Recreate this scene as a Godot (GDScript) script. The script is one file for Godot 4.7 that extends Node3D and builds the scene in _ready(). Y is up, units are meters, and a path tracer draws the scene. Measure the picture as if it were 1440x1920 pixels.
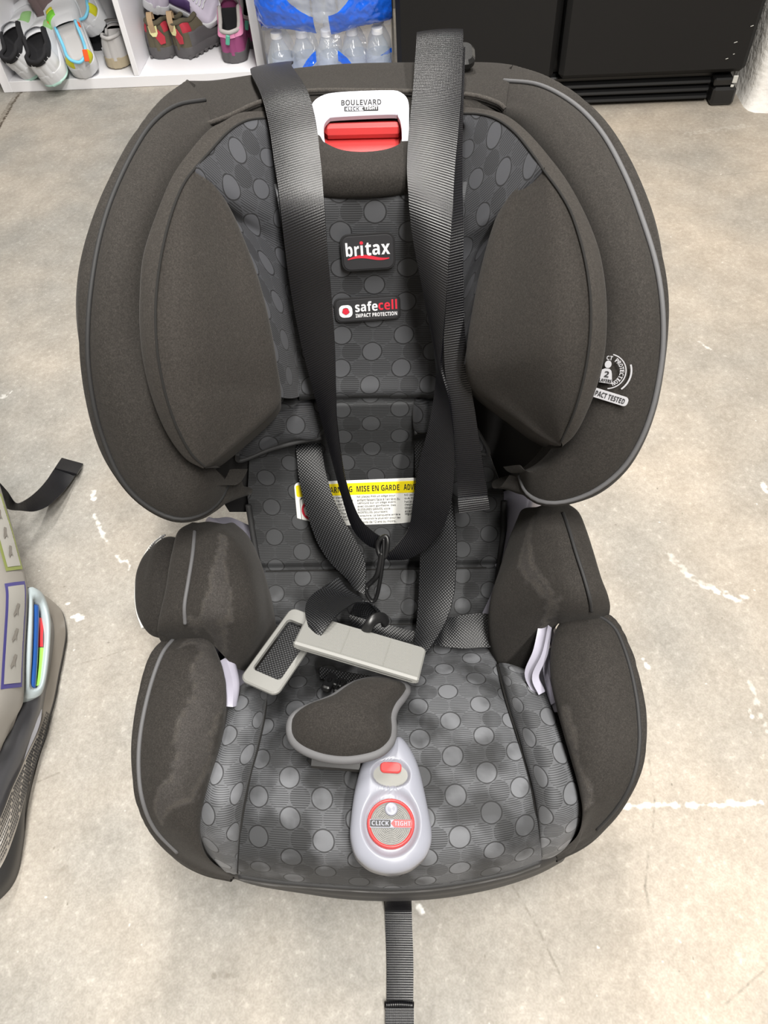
extends Node3D

# ---------------------------------------------------------------- geometry kit
# A surveyed point: sx, sy are sight angles read off the photograph (pixels of a 1440 x 1920 frame), the last number says
# where on that line of sight the real point stands: a distance (at) or a height above the floor (up).
const FOCAL := 1400.0
const EYE := Vector3(0, 0.97, 0)
const YAW := 0.0977
var view := Basis.IDENTITY
var base_at := Vector3.ZERO
var taken := {}
var M := {}
var rng := RandomNumberGenerator.new()

class Buf:
	var v := PackedVector3Array()
	var n := PackedVector3Array()
	var t := PackedVector2Array()
	var c := PackedColorArray()
	var i := PackedInt32Array()

func survey():
	var down := Vector3(92, -1064, -FOCAL).normalized()
	var u := -down
	var f := (Vector3(0, 0, -1) - u * Vector3(0, 0, -1).dot(u)).normalized()
	var r := f.cross(u)
	view = Basis(Vector3.UP, YAW) * Basis(Vector3(r.x, u.x, -f.x), Vector3(r.y, u.y, -f.y), Vector3(r.z, u.z, -f.z))

func ray(sx: float, sy: float) -> Vector3:
	return view * Vector3(sx - 720.0, 960.0 - sy, -FOCAL)

func at(sx: float, sy: float, d: float) -> Vector3:
	return EYE + ray(sx, sy) * (d / FOCAL)

func up(sx: float, sy: float, y: float) -> Vector3:
	var r := ray(sx, sy)
	return EYE + r * ((y - EYE.y) / r.y)

func ats(a: Array, more := 0.0) -> Array:
	var o := []
	for p in a:
		o.append(at(p[0], p[1], p[2] + more))
	return o

func ups(a: Array, more := 0.0) -> Array:
	var o := []
	for p in a:
		o.append(up(p[0], p[1], p[2] + more))
	return o

func moved(a: Array, by: Vector3) -> Array:
	var o := []
	for p in a:
		o.append(p + by)
	return o

func turned(x: float, y: float, z: float) -> Vector3:   # a direction given in the viewer's heading
	return Basis(Vector3.UP, YAW) * Vector3(x, y, z)

func spline(a: Array, n: int, closed := false) -> PackedVector3Array:
	var k := a.size()
	var fine := PackedVector3Array()
	var segs := k if closed else k - 1
	for s in segs:
		var p1: Vector3 = a[s]
		var p2: Vector3 = a[(s + 1) % k]
		var p0: Vector3 = a[(s - 1 + k) % k] if closed or s > 0 else p1 * 2.0 - p2
		var p3: Vector3 = a[(s + 2) % k] if closed or s + 2 < k else p2 * 2.0 - p1
		for j in 10:
			fine.append(p1.cubic_interpolate(p2, p0, p3, j / 10.0))
	fine.append(a[0] if closed else a[k - 1])
	var acc := PackedFloat32Array([0.0])
	for j in range(1, fine.size()):
		acc.append(acc[j - 1] + fine[j].distance_to(fine[j - 1]))
	var total := acc[acc.size() - 1]
	var out := PackedVector3Array()
	var at_ := 0
	for j in n:
		var want := total * j / float(n if closed else n - 1)
		while at_ < acc.size() - 2 and acc[at_ + 1] < want:
			at_ += 1
		var d := acc[at_ + 1] - acc[at_]
		out.append(fine[at_].lerp(fine[at_ + 1], clampf((want - acc[at_]) / d if d > 1e-9 else 0.0, 0, 1)))
	return out

# rows of points -> smooth surface. wrap closes each row. out_hint: rough outward direction (else away from the middle)
func skin(b: Buf, rows: Array, wrap := false, hint := Vector3.ZERO, paint = null, uv_across := 0.0):
	var nr := rows.size()
	var nc: int = rows[0].size()
	var cols := nc + 1 if wrap else nc
	var first := b.v.size()
	var mid := Vector3.ZERO
	for r in rows:
		mid += r[0] + r[nc / 2]
	mid /= nr * 2.0
	var norms := []
	var agree := 0.0
	for r in nr:
		for c in cols:
			var cc := c % nc
			var a: Vector3 = rows[r][(cc + 1) % nc] if wrap or cc < nc - 1 else rows[r][cc]
			var bb: Vector3 = rows[r][(cc - 1 + nc) % nc] if wrap or cc > 0 else rows[r][cc]
			var e: Vector3 = rows[mini(r + 1, nr - 1)][cc]
			var f: Vector3 = rows[maxi(r - 1, 0)][cc]
			var nn := (a - bb).cross(e - f)
			if nn.length_squared() < 1e-18:
				var r2 := 1 if r == 0 else r - 1
				nn = (rows[r2][(cc + 1) % nc] - rows[r2][(cc - 1 + nc) % nc]).cross(rows[mini(r2 + 1, nr - 1)][cc] - rows[maxi(r2 - 1, 0)][cc])
			nn = nn.normalized()
			norms.append(nn)
			agree += nn.dot(hint) if hint != Vector3.ZERO else nn.dot((rows[r][cc] - mid).normalized())
	var flip := agree < 0.0
	var mc := cols / 2
	var along := 0.0
	for r in nr:
		if r > 0:
			along += rows[r][mc % nc].distance_to(rows[r - 1][mc % nc])
		var arc := PackedFloat32Array([0.0])
		for c in range(1, cols):
			arc.append(arc[c - 1] + rows[r][c % nc].distance_to(rows[r][(c - 1) % nc]))
		for c in cols:
			var p: Vector3 = rows[r][c % nc]
			b.v.append(p - base_at)
			b.n.append(-norms[r * cols + c] if flip else norms[r * cols + c])
			b.t.append(Vector2(arc[c] - arc[mc], along) if uv_across == 0.0 else Vector2(along, arc[c]))
			b.c.append(paint.call(p, c / float(cols - 1), r / float(nr - 1)) if paint != null else Color.WHITE)
	for r in nr - 1:
		for c in cols - 1:
			var q := first + r * cols + c
			if not flip:
				b.i.append_array(PackedInt32Array([q, q + cols, q + 1, q + 1, q + cols, q + cols + 1]))
			else:
				b.i.append_array(PackedInt32Array([q, q + 1, q + cols, q + 1, q + cols + 1, q + cols]))

# smooth sheet through lengthwise curves; rows run across
func loft_rows(curves: Array, nu: int, nv: int) -> Array:
	var res := []
	for c in curves:
		res.append(spline(c, nu))
	var rows := []
	for k in nu:
		var line := []
		for c in res:
			line.append(c[k])
		rows.append(spline(line, nv))
	return rows

func loft(b: Buf, curves: Array, nu: int, nv: int, hint := Vector3.ZERO, paint = null):
	skin(b, loft_rows(curves, nu, nv), false, hint, paint)

func newell(ring: PackedVector3Array) -> Vector3:
	var s := Vector3.ZERO
	for k in ring.size():
		s += ring[k].cross(ring[(k + 1) % ring.size()])
	return s.normalized()

# a cushion over a closed outline: rises by h with edge rounding r towards `to`, closed behind at depth back
func pad(b: Buf, outline: Array, h: float, r: float, back: float, to: Vector3, n := 64, crown := 0.0, paint = null, heart = null, rings := 16, dent = null):
	var ring := spline(outline, n, true)
	var c := Vector3.ZERO
	for p in ring:
		c += p
	c /= n
	if heart != null:
		c = heart
	var nn := newell(ring)
	if nn.dot(to) < 0.0:
		nn = -nn
	var size := 0.0
	for p in ring:
		size += p.distance_to(c)
	size /= n
	var rows := []
	for k in 3:
		var row := PackedVector3Array()
		for p in ring:
			row.append(p.lerp(c, [0.98, 0.3, 0.0][k]) - nn * back)
		rows.append(row)
	for k in rings:
		var s := pow(k / float(rings - 1), 1.8)
		var row := PackedVector3Array()
		for p in ring:
			var far := p.distance_to(c) * s
			var e := clampf(far / r, 0, 1)
			var q := p.lerp(c, s * 0.995)
			row.append(q + nn * (h * sqrt(1.0 - (1.0 - e) * (1.0 - e)) + crown * (1.0 - (1.0 - s) * (1.0 - s)) + (dent.call(q) if dent != null else 0.0)))
		rows.append(row)
	skin(b, rows, true, Vector3.ZERO, paint)

func flat_uv(b: Buf, right: Vector3, above: Vector3):
	for k in b.v.size():
		b.t[k] = Vector2(b.v[k].dot(right), -b.v[k].dot(above))

func tube(b: Buf, a: Array, r: float, n := 8, count := 0, closed := false, paint = null, flat := 1.0):
	var line := spline(a, count if count > 0 else a.size() * 6, closed)
	if closed:
		line.append(line[0])
	var rows := []
	var side := Vector3.ZERO
	var m := line.size()
	for k in m:
		var d := (line[mini(k + 1, m - 1)] - line[maxi(k - 1, 0)]).normalized()
		if side == Vector3.ZERO:
			side = d.cross(Vector3.UP if absf(d.y) < 0.9 else Vector3.RIGHT).normalized()
		side = (side - d * side.dot(d)).normalized()
		var other := d.cross(side)
		var row := PackedVector3Array()
		for j in n:
			var g := TAU * j / n
			row.append(line[k] + (side * cos(g) * flat + other * sin(g)) * r)
		rows.append(row)
	if not closed:
		for e in [0, -1]:
			var cap := PackedVector3Array()
			for j in n:
				cap.append(line[0 if e == 0 else m - 1].lerp(rows[e][j], 0.02))
			if e == 0:
				rows.push_front(cap)
			else:
				rows.append(cap)
	skin(b, rows, true, Vector3.ZERO, paint)

# webbing between two edges, th thick
func ribbon(b: Buf, left: Array, right: Array, th: float, n := 60, nv := 7, bulge := 0.0):
	var l := spline(left, n)
	var r := spline(right, n)
	var rows := []
	var before := Vector3.ZERO
	for k in n:
		var d := (l[mini(k + 1, n - 1)] + r[mini(k + 1, n - 1)] - l[maxi(k - 1, 0)] - r[maxi(k - 1, 0)]).normalized()
		var nn := d.cross(r[k] - l[k]).normalized()
		if before != Vector3.ZERO and nn.dot(before) < 0.0:
			nn = -nn
		before = nn
		var row := PackedVector3Array()
		for j in nv:
			var s := j / float(nv - 1)
			row.append(l[k].lerp(r[k], s) + nn * (th * 0.5 + bulge * 4.0 * s * (1.0 - s)))
		for j in nv:
			var s := 1.0 - j / float(nv - 1)
			row.append(l[k].lerp(r[k], s) - nn * (th * 0.5 - bulge * 4.0 * s * (1.0 - s)))
		rows.append(row)
	# flat shading across the thin edges: front, back and edges as separate skins
	for side in 2:
		var part := []
		for row in rows:
			part.append(row.slice(side * nv, side * nv + nv))
		skin(b, part, false, (rows[n / 2][nv / 2] - rows[n / 2][nv + nv / 2]) * (1.0 if side == 0 else -1.0))
	var edges := [[], []]
	for row in rows:
		edges[0].append(PackedVector3Array([row[nv - 1], row[nv]]))
		edges[1].append(PackedVector3Array([row[2 * nv - 1], row[0]]))
	skin(b, edges[0], false, rows[n / 2][nv - 1] - rows[n / 2][0])
	skin(b, edges[1], false, rows[n / 2][0] - rows[n / 2][nv - 1])
	for e in [0, n - 1]:
		skin(b, [rows[e].slice(0, nv), _rev(rows[e].slice(nv, 2 * nv))], false, (rows[1][0] - rows[0][0]) * (-1.0 if e == 0 else 1.0))

func _rev(p: PackedVector3Array) -> PackedVector3Array:
	p.reverse()
	return p

func lathe(b: Buf, prof: Array, x: Transform3D, n := 24, paint = null):
	var rows := []
	for p in prof:
		var row := PackedVector3Array()
		for j in n:
			var g := TAU * j / n
			row.append(x * Vector3(p[0] * cos(g), p[1], p[0] * sin(g)))
		rows.append(row)
	skin(b, rows, true, Vector3.ZERO, paint)

# bevelled box; size and frame
func box(b: Buf, size: Vector3, x: Transform3D, bev := 0.002):
	var h := size * 0.5
	var k := minf(bev, minf(h.x, minf(h.y, h.z)) * 0.9)
	for ax in 3:
		for s in [-1.0, 1.0]:
			var u := (ax + 1) % 3
			var w := (ax + 2) % 3
			var quad := []
			for q in [[-1, -1], [1, -1], [1, 1], [-1, 1]]:
				var p := Vector3.ZERO
				p[ax] = s * h[ax]
				p[u] = q[0] * (h[u] - k)
				p[w] = q[1] * (h[w] - k)
				quad.append(p)
			var nn := Vector3.ZERO
			nn[ax] = s
			face(b, quad, nn, x)
			for t in [-1.0, 1.0]:                    # the bevel strips between this face and the next axis
				var e := []
				for q in [-1.0, 1.0]:
					var p := Vector3.ZERO
					p[ax] = s * h[ax]
					p[u] = t * (h[u] - k)
					p[w] = q * (h[w] - k)
					e.append(p)
				for q in [1.0, -1.0]:
					var p := Vector3.ZERO
					p[ax] = s * (h[ax] - k)
					p[u] = t * h[u]
					p[w] = q * (h[w] - k)
					e.append(p)
				var en := Vector3.ZERO
				en[ax] = s
				en[u] = t
				face(b, e, en.normalized(), x)
	for q in 8:
		var s := Vector3(1 if q & 1 else -1, 1 if q & 2 else -1, 1 if q & 4 else -1)
		face(b, [Vector3(s.x * h.x, s.y * (h.y - k), s.z * (h.z - k)), Vector3(s.x * (h.x - k), s.y * h.y, s.z * (h.z - k)), Vector3(s.x * (h.x - k), s.y * (h.y - k), s.z * h.z)], s.normalized(), x)

func face(b: Buf, pts: Array, nn: Vector3, x := Transform3D.IDENTITY):
	var first := b.v.size()
	var ru := nn.cross(Vector3.UP if absf(nn.y) < 0.9 else Vector3.RIGHT).normalized()
	var rv := ru.cross(nn)
	for p in pts:
		b.v.append(x * p - base_at)
		b.n.append((x.basis * nn).normalized())
		b.t.append(Vector2(ru.dot(p), rv.dot(p)))
		b.c.append(Color.WHITE)
	var wind: Vector3 = (pts[1] - pts[0]).cross(pts[2] - pts[0])
	for k in range(1, pts.size() - 1):
		if wind.dot(nn) > 0.0:
			b.i.append_array(PackedInt32Array([first, first + k + 1, first + k]))
		else:
			b.i.append_array(PackedInt32Array([first, first + k, first + k + 1]))

# plate of a 2D outline in frame x (x right, y up, z out), th thick, bevelled; hole (same winding) optional
func plate(b: Buf, outline: PackedVector2Array, x: Transform3D, th: float, bev := 0.001, hole := PackedVector2Array()):
	var inner := Geometry2D.offset_polygon(outline, -bev, Geometry2D.JOIN_MITER)
	var front: PackedVector2Array = inner[0] if inner.size() and inner[0].size() == outline.size() else outline
	if front.size() == outline.size() and front != outline:   # line the two outlines up
		var best := 0
		for k in front.size():
			if front[k].distance_to(outline[0]) < front[best].distance_to(outline[0]):
				best = k
		front = front.slice(best) + front.slice(0, best)
		if front[1].distance_to(outline[1]) > front[front.size() - 1].distance_to(outline[1]):
			front = outline
	var n := outline.size()
	var loops := [[outline, 0.0], [outline, th - bev], [front, th]]
	for k in 2:
		for j in n:
			var q := [Vector3(loops[k][0][j].x, loops[k][0][j].y, loops[k][1]), Vector3(loops[k][0][(j + 1) % n].x, loops[k][0][(j + 1) % n].y, loops[k][1]), Vector3(loops[k + 1][0][(j + 1) % n].x, loops[k + 1][0][(j + 1) % n].y, loops[k + 1][1]), Vector3(loops[k + 1][0][j].x, loops[k + 1][0][j].y, loops[k + 1][1])]
			var d: Vector3 = q[1] - q[0]
			var nn: Vector3 = Vector3(d.y, -d.x, 0).normalized()
			if Geometry2D.is_polygon_clockwise(outline):
				nn = -nn
			if k == 1:
				nn = (nn + Vector3(0, 0, 1)).normalized()
			face(b, q, nn, x)
	if hole.size():
		for j in hole.size():
			var a2 := hole[j]
			var b2 := hole[(j + 1) % hole.size()]
			var d := b2 - a2
			var nn := Vector3(-d.y, d.x, 0).normalized()
			if Geometry2D.is_polygon_clockwise(hole):
				nn = -nn
			face(b, [Vector3(a2.x, a2.y, 0), Vector3(b2.x, b2.y, 0), Vector3(b2.x, b2.y, th), Vector3(a2.x, a2.y, th)], nn, x)
	var rim := front
	if hole.size():                                  # bridge the hole to the outline
		var hl := hole
		if Geometry2D.is_polygon_clockwise(hl) == Geometry2D.is_polygon_clockwise(front):
			hl = hl.duplicate()
			hl.reverse()
		var bi := 0
		var bj := 0
		for i in front.size():
			for j in hl.size():
				if front[i].distance_squared_to(hl[j]) < front[bi].distance_squared_to(hl[bj]):
					bi = i
					bj = j
		rim = front.slice(0, bi + 1) + hl.slice(bj) + hl.slice(0, bj + 1) + front.slice(bi)
	var tri := Geometry2D.triangulate_polygon(rim)
	for z in [th, 0.0]:
		for k in range(0, tri.size(), 3):
			face(b, [Vector3(rim[tri[k]].x, rim[tri[k]].y, z), Vector3(rim[tri[k + 1]].x, rim[tri[k + 1]].y, z), Vector3(rim[tri[k + 2]].x, rim[tri[k + 2]].y, z)], Vector3(0, 0, 1 if z > 0.0 else -1), x)

func rounded(w: float, h: float, r: float, k := 5) -> PackedVector2Array:
	var o := PackedVector2Array()
	for q in 4:
		var c := Vector2((w * 0.5 - r) * (1 if q == 0 or q == 3 else -1), (h * 0.5 - r) * (1 if q < 2 else -1))
		for j in k + 1:
			o.append(c + Vector2.from_angle(PI * 0.5 * (q + j / float(k))) * r)
	return o

func ellipse(rx: float, ry: float, n := 28, c := Vector2.ZERO) -> PackedVector2Array:
	var o := PackedVector2Array()
	for k in n:
		o.append(c + Vector2(cos(TAU * k / n) * rx, sin(TAU * k / n) * ry))
	return o

# lettering fitted into a box w wide and h high, centred on frame x
func letters(b: Buf, s: String, x: Transform3D, w: float, h: float, bold := true, th := 0.0003, mono := false):
	var tm := TextMesh.new()
	var f := SystemFont.new()
	f.font_names = PackedStringArray(["Droid Sans Mono" if mono else "Droid Sans"])
	f.font_weight = 700 if bold else 400
	tm.font = f
	tm.font_size = 64
	tm.pixel_size = 0.01
	tm.depth = 0.02
	tm.curve_step = 2.0
	tm.text = s
	var a := tm.get_mesh_arrays()
	var v: PackedVector3Array = a[Mesh.ARRAY_VERTEX]
	if v.is_empty():
		return
	var lo := v[0]
	var hi := v[0]
	for p in v:
		lo = lo.min(p)
		hi = hi.max(p)
	var m := (lo + hi) * 0.5
	var k := Vector3(w / maxf(hi.x - lo.x, 1e-6), h / maxf(hi.y - lo.y, 1e-6), th / maxf(hi.z - lo.z, 1e-6))
	var first := b.v.size()
	for j in v.size():
		b.v.append(x * ((v[j] - m) * k) - base_at)
		b.n.append((x.basis * a[Mesh.ARRAY_NORMAL][j]).normalized())
		b.t.append(Vector2.ZERO)
		b.c.append(Color.WHITE)
	for j in a[Mesh.ARRAY_INDEX]:
		b.i.append(first + j)

# frame of a flat piece: centre, a point to its right, a point above it
func frame(c: Vector3, right: Vector3, above: Vector3) -> Transform3D:
	var r := (right - c).normalized()
	var z := r.cross(above - c).normalized()
	return Transform3D(Basis(r, z.cross(r), z), c)

func numbered(called: String) -> String:
	taken[called] = taken.get(called, -1) + 1
	return called if taken[called] == 0 else "%s_%03d" % [called, taken[called]]

func mesh_of(pieces: Array) -> ArrayMesh:
	var m := ArrayMesh.new()
	for k in range(0, pieces.size(), 2):
		var b: Buf = pieces[k]
		if b.v.is_empty():
			continue
		var a := []
		a.resize(Mesh.ARRAY_MAX)
		a[Mesh.ARRAY_VERTEX] = b.v
		a[Mesh.ARRAY_NORMAL] = b.n
		a[Mesh.ARRAY_TEX_UV] = b.t
		a[Mesh.ARRAY_COLOR] = b.c
		a[Mesh.ARRAY_INDEX] = b.i
		m.add_surface_from_arrays(Mesh.PRIMITIVE_TRIANGLES, a)
		m.surface_set_material(m.get_surface_count() - 1, pieces[k + 1])
	return m

# one named mesh: pieces = [Buf, material, Buf, material ...]
func obj(called: String, pieces: Array, parent: Node3D = self, label := "") -> MeshInstance3D:
	var o := MeshInstance3D.new()
	o.mesh = mesh_of(pieces)
	o.name = numbered(called) if parent == self else called
	if parent == self:
		o.position = base_at
	parent.add_child(o, true)
	if label:
		o.set_meta("label", label)
	return o

func thing(called: String, label: String, category: String, where: Vector3, group := "") -> Node3D:
	var o := Node3D.new()
	o.name = numbered(called)
	add_child(o)
	o.position = where
	base_at = where
	tag(o, label, category, group)
	return o

func tag(o: Node, label: String, category: String, group := ""):
	o.set_meta("label", label)
	o.set_meta("category", category)
	if group:
		o.set_meta("group", group)

func structure(called: String, pieces: Array, label: String, category: String) -> MeshInstance3D:
	var o := obj(called, pieces)
	o.name = called
	o.set_meta("kind", "structure")
	tag(o, label, category)
	return o

func mat(called: String, color: Color, rough := 0.8, metal := 0.0, spec := 0.5) -> StandardMaterial3D:
	var m := StandardMaterial3D.new()
	m.resource_name = called
	m.albedo_color = color
	m.roughness = rough
	m.metallic = metal
	m.metallic_specular = spec
	m.cull_mode = BaseMaterial3D.CULL_DISABLED
	M[called] = m
	return m

func grey(v: float) -> Color:
	return Color(v, v, v)

func noise(freq: float, oct := 4, s := 1) -> FastNoiseLite:
	var n := FastNoiseLite.new()
	n.noise_type = FastNoiseLite.TYPE_SIMPLEX_SMOOTH
	n.frequency = freq
	n.fractal_octaves = oct
	n.seed = s
	return n

# ---------------------------------------------------------------- the scene
func _ready():
	rng.seed = 7
	survey()
	var cam := Camera3D.new()
	cam.name = "camera"
	add_child(cam)
	cam.transform = Transform3D(view, EYE)
	cam.fov = rad_to_deg(2.0 * atan(960.0 / FOCAL))
	cam.near = 0.02
	cam.current = true
	var we := WorldEnvironment.new()
	we.name = "world_environment"
	var e := Environment.new()
	e.background_mode = Environment.BG_COLOR
	e.background_color = Color(0.02, 0.02, 0.022)
	e.tonemap_mode = Environment.TONE_MAPPER_LINEAR
	e.tonemap_exposure = 1.15
	e.sdfgi_enabled = true
	e.ssao_enabled = true
	e.ssil_enabled = true
	we.environment = e
	add_child(we)
	make_materials()
	for l in [[0.28, 0.1, 7.0], [0.75, 1.15, 10.0], [-0.1, -1.7, 5.2]]:
		strip_light(l[0], l[1], l[2])
	make_room()
	make_car_seat()
	make_rest()

func strip_light(x: float, z: float, power: float):
	var where := Vector3(x, 2.76, z)
	var t := thing("ceiling_light", "white strip light on the ceiling %s" % ("in front of the refrigerator" if z < -1.0 else "almost above the viewer" if x < 0.5 else "behind the viewer on the right"), "ceiling light", where)
	var b := Buf.new()
	box(b, Vector3(0.16, 0.05, 1.24), Transform3D(Basis.IDENTITY, where + Vector3(0, 0.01, 0)), 0.006)
	obj("housing", [b, M.white_paint], t)
	b = Buf.new()
	box(b, Vector3(0.13, 0.02, 1.2), Transform3D(Basis.IDENTITY, where + Vector3(0, -0.022, 0)), 0.006)
	obj("diffuser", [b, M.glow], t)
	var a := AreaLight3D.new()
	a.name = "lamp"
	a.area_size = Vector2(0.13, 1.2)
	a.light_energy = power
	a.light_color = Color(1.0, 0.985, 0.96)
	a.shadow_enabled = true
	a.set("area_range", 12.0)
	a.position = Vector3(0, -0.04, 0)
	a.rotation_degrees = Vector3(-90, 0, 0)
	t.add_child(a)

# ---------------------------------------------------------------- materials
func img_tex(w: int, h: int, f: Callable) -> ImageTexture:
	var d := PackedByteArray()
	d.resize(w * h * 3)
	var k := 0
	for y in h:
		for x in w:
			var c: Color = f.call(x, y)
			d[k] = int(clampf(c.r, 0, 1) * 255.0)
			d[k + 1] = int(clampf(c.g, 0, 1) * 255.0)
			d[k + 2] = int(clampf(c.b, 0, 1) * 255.0)
			k += 3
	return ImageTexture.create_from_image(Image.create_from_data(w, h, false, Image.FORMAT_RGB8, d))

func relief(w: int, h: int, f: Callable, strength: float) -> ImageTexture:
	var d := PackedByteArray()
	d.resize(w * h)
	var k := 0
	for y in h:
		for x in w:
			d[k] = int(clampf(f.call(x, y), 0, 1) * 255.0)
			k += 1
	var im := Image.create_from_data(w, h, false, Image.FORMAT_L8, d)
	im.convert(Image.FORMAT_RGBA8)
	im.bump_map_to_normal_map(strength)
	return ImageTexture.create_from_image(im)

const DW := 768
const DH := 444
func dot_cell(x: int, y: int) -> Array:      # [kind, distance / radius] of the printed circle under a texel
	for r in range(-1, 3):
		for k in range(-1, 4):
			var c := Vector2(k * 256.0 + (128.0 if r % 2 != 0 else 0.0), r * 222.0)
			var d := Vector2(x, y).distance_to(c) / 124.0
			if d < 1.06:
				var kk := (k + 3) % 3
				var light := kk == 0 if r % 2 == 0 else kk == 1
				return [0 if light else 1 + (kk + (r & 1)) % 2, d]
	return [-1, 2.0]

func make_materials():
	var gl := mat("glow", Color(1, 1, 1), 0.6)
	gl.emission_enabled = true
	gl.emission = Color(1, 0.99, 0.97)
	gl.emission_energy_multiplier = 3.0
	mat("white_paint", grey(0.9), 0.6)
	# --- dotted upholstery
	var cells := []
	cells.resize(DW * DH)
	for y in DH:
		for x in DW:
			cells[y * DW + x] = dot_cell(x, y)
	var grain := noise(0.35, 2, 3)
	var m := mat("dotted_fabric", Color.WHITE, 0.72, 0.0, 0.4)
	m.albedo_texture = img_tex(DW, DH, func(x, y):
		var c: Array = cells[y * DW + x]
		var rib := 0.5 + 0.5 * sin(y * TAU / 24.6667)
		var g := grain.get_noise_2d(x, y) * 0.05
		var v := 0.0
		if c[1] > 1.0:
			v = 0.31 + g
			if c[0] == 0:
				v = 0.20
		elif c[0] == 0:
			v = 0.36 + g if c[1] < 0.93 else 0.16
		else:
			v = (0.19 if c[0] == 1 else 0.225) + 0.14 * rib * rib + g
		v *= 1.32
		return Color(v * 0.985, v, v * 1.03))
	m.normal_enabled = true
	m.normal_texture = relief(DW, DH, func(x, y):
		var c: Array = cells[y * DW + x]
		if c[0] == 0:
			return 0.62 if c[1] < 0.93 else 0.35
		return 0.4 + 0.25 * sin(y * TAU / 24.6667), 5.0)
	m.normal_scale = 0.55
	m.uv1_scale = Vector3(1 / 0.0645, 1 / 0.0372, 1)
	m.vertex_color_use_as_albedo = true
	m.rim_enabled = true
	m.rim = 0.1
	# --- brown knit
	var g2 := RandomNumberGenerator.new()
	g2.seed = 11
	var b := mat("brown_fabric", Color8(86, 82, 78), 0.9, 0.0, 0.3)
	b.albedo_texture = img_tex(256, 256, func(_x, _y):
		var q := g2.randf()
		var v := 0.6 + 0.3 * g2.randf() + (0.4 if q > 0.95 else 0.0)
		return Color(v, v, v))
	b.uv1_triplanar = true
	b.uv1_scale = Vector3.ONE * 7.0
	b.vertex_color_use_as_albedo = true
	b.rim_enabled = true
	b.rim = 0.2
	mat("binding", Color8(38, 38, 39), 0.7)
	mat("worn_binding", Color8(90, 90, 92), 0.7)
	mat("black_cloth", Color8(24, 23, 23), 0.95)
	mat("seam", Color8(22, 21, 20), 0.95)
	# --- webbing
	var w := mat("webbing", Color8(21, 21, 27), 0.34, 0.0, 0.5)
	w.albedo_texture = img_tex(32, 64, func(x, y):
		var v := 0.62 + 0.38 * sin(y * TAU / 16.0) * 0.8 + 0.08 * sin(x * TAU / 8.0)
		return Color(v, v, v))
	w.normal_enabled = true
	w.normal_texture = relief(32, 64, func(x, y): return 0.5 + 0.4 * sin(y * TAU / 16.0) + 0.08 * sin(x * TAU / 8.0), 2.0)
	w.uv1_scale = Vector3(1 / 0.005, 1 / 0.0094, 1)
	var hw := mat("harness_webbing", Color8(60, 62, 67), 0.42, 0.0, 0.5)
	var weave := func(x, y):
		var a := Vector2(fposmod(x + 16, 32) - 16, fposmod(y + 16, 32) - 16).length()
		var c := Vector2(fposmod(x, 32) - 16, fposmod(y, 32) - 16).length()
		return clampf(1.0 - minf(a, c) / 12.0, 0, 1)
	hw.albedo_texture = img_tex(32, 32, func(x, y):
		var v: float = 0.12 + 0.88 * weave.call(x, y)
		return Color(v, v, v))
	hw.normal_enabled = true
	hw.normal_texture = relief(32, 32, weave, 3.0)
	hw.uv1_scale = Vector3(1 / 0.0036, 1 / 0.0036, 1)
	# --- plastics, print
	mat("pale_plastic", Color8(172, 174, 184), 0.35)
	mat("cool_plastic", Color8(136, 138, 148), 0.35)
	mat("shell_plastic", Color8(160, 158, 172), 0.4)
	mat("grey_plastic", Color8(128, 128, 125), 0.5)
	mat("grey_groove", Color8(126, 126, 122), 0.6)
	mat("dial_grey", Color8(92, 91, 88), 0.5)
	mat("dark_plastic", Color8(38, 38, 40), 0.55)
	mat("black_plastic", Color8(22, 22, 23), 0.35)
	mat("red_plastic", Color8(188, 58, 58), 0.4)
	mat("black_ink", Color8(24, 24, 26), 0.7)
	mat("white_ink", Color8(225, 225, 228), 0.6)
	mat("silver_ink", Color8(160, 160, 164), 0.5)
	mat("red_ink", Color8(205, 40, 60), 0.6)
	mat("patch", Color8(40, 40, 43), 0.8)
	mat("patch_edge", Color8(26, 26, 28), 0.9)
	mat("label_white", Color8(222, 222, 218), 0.45)
	mat("label_yellow", Color8(236, 214, 20), 0.45)
	mat("metal", Color8(150, 150, 152), 0.3, 0.9)

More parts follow.
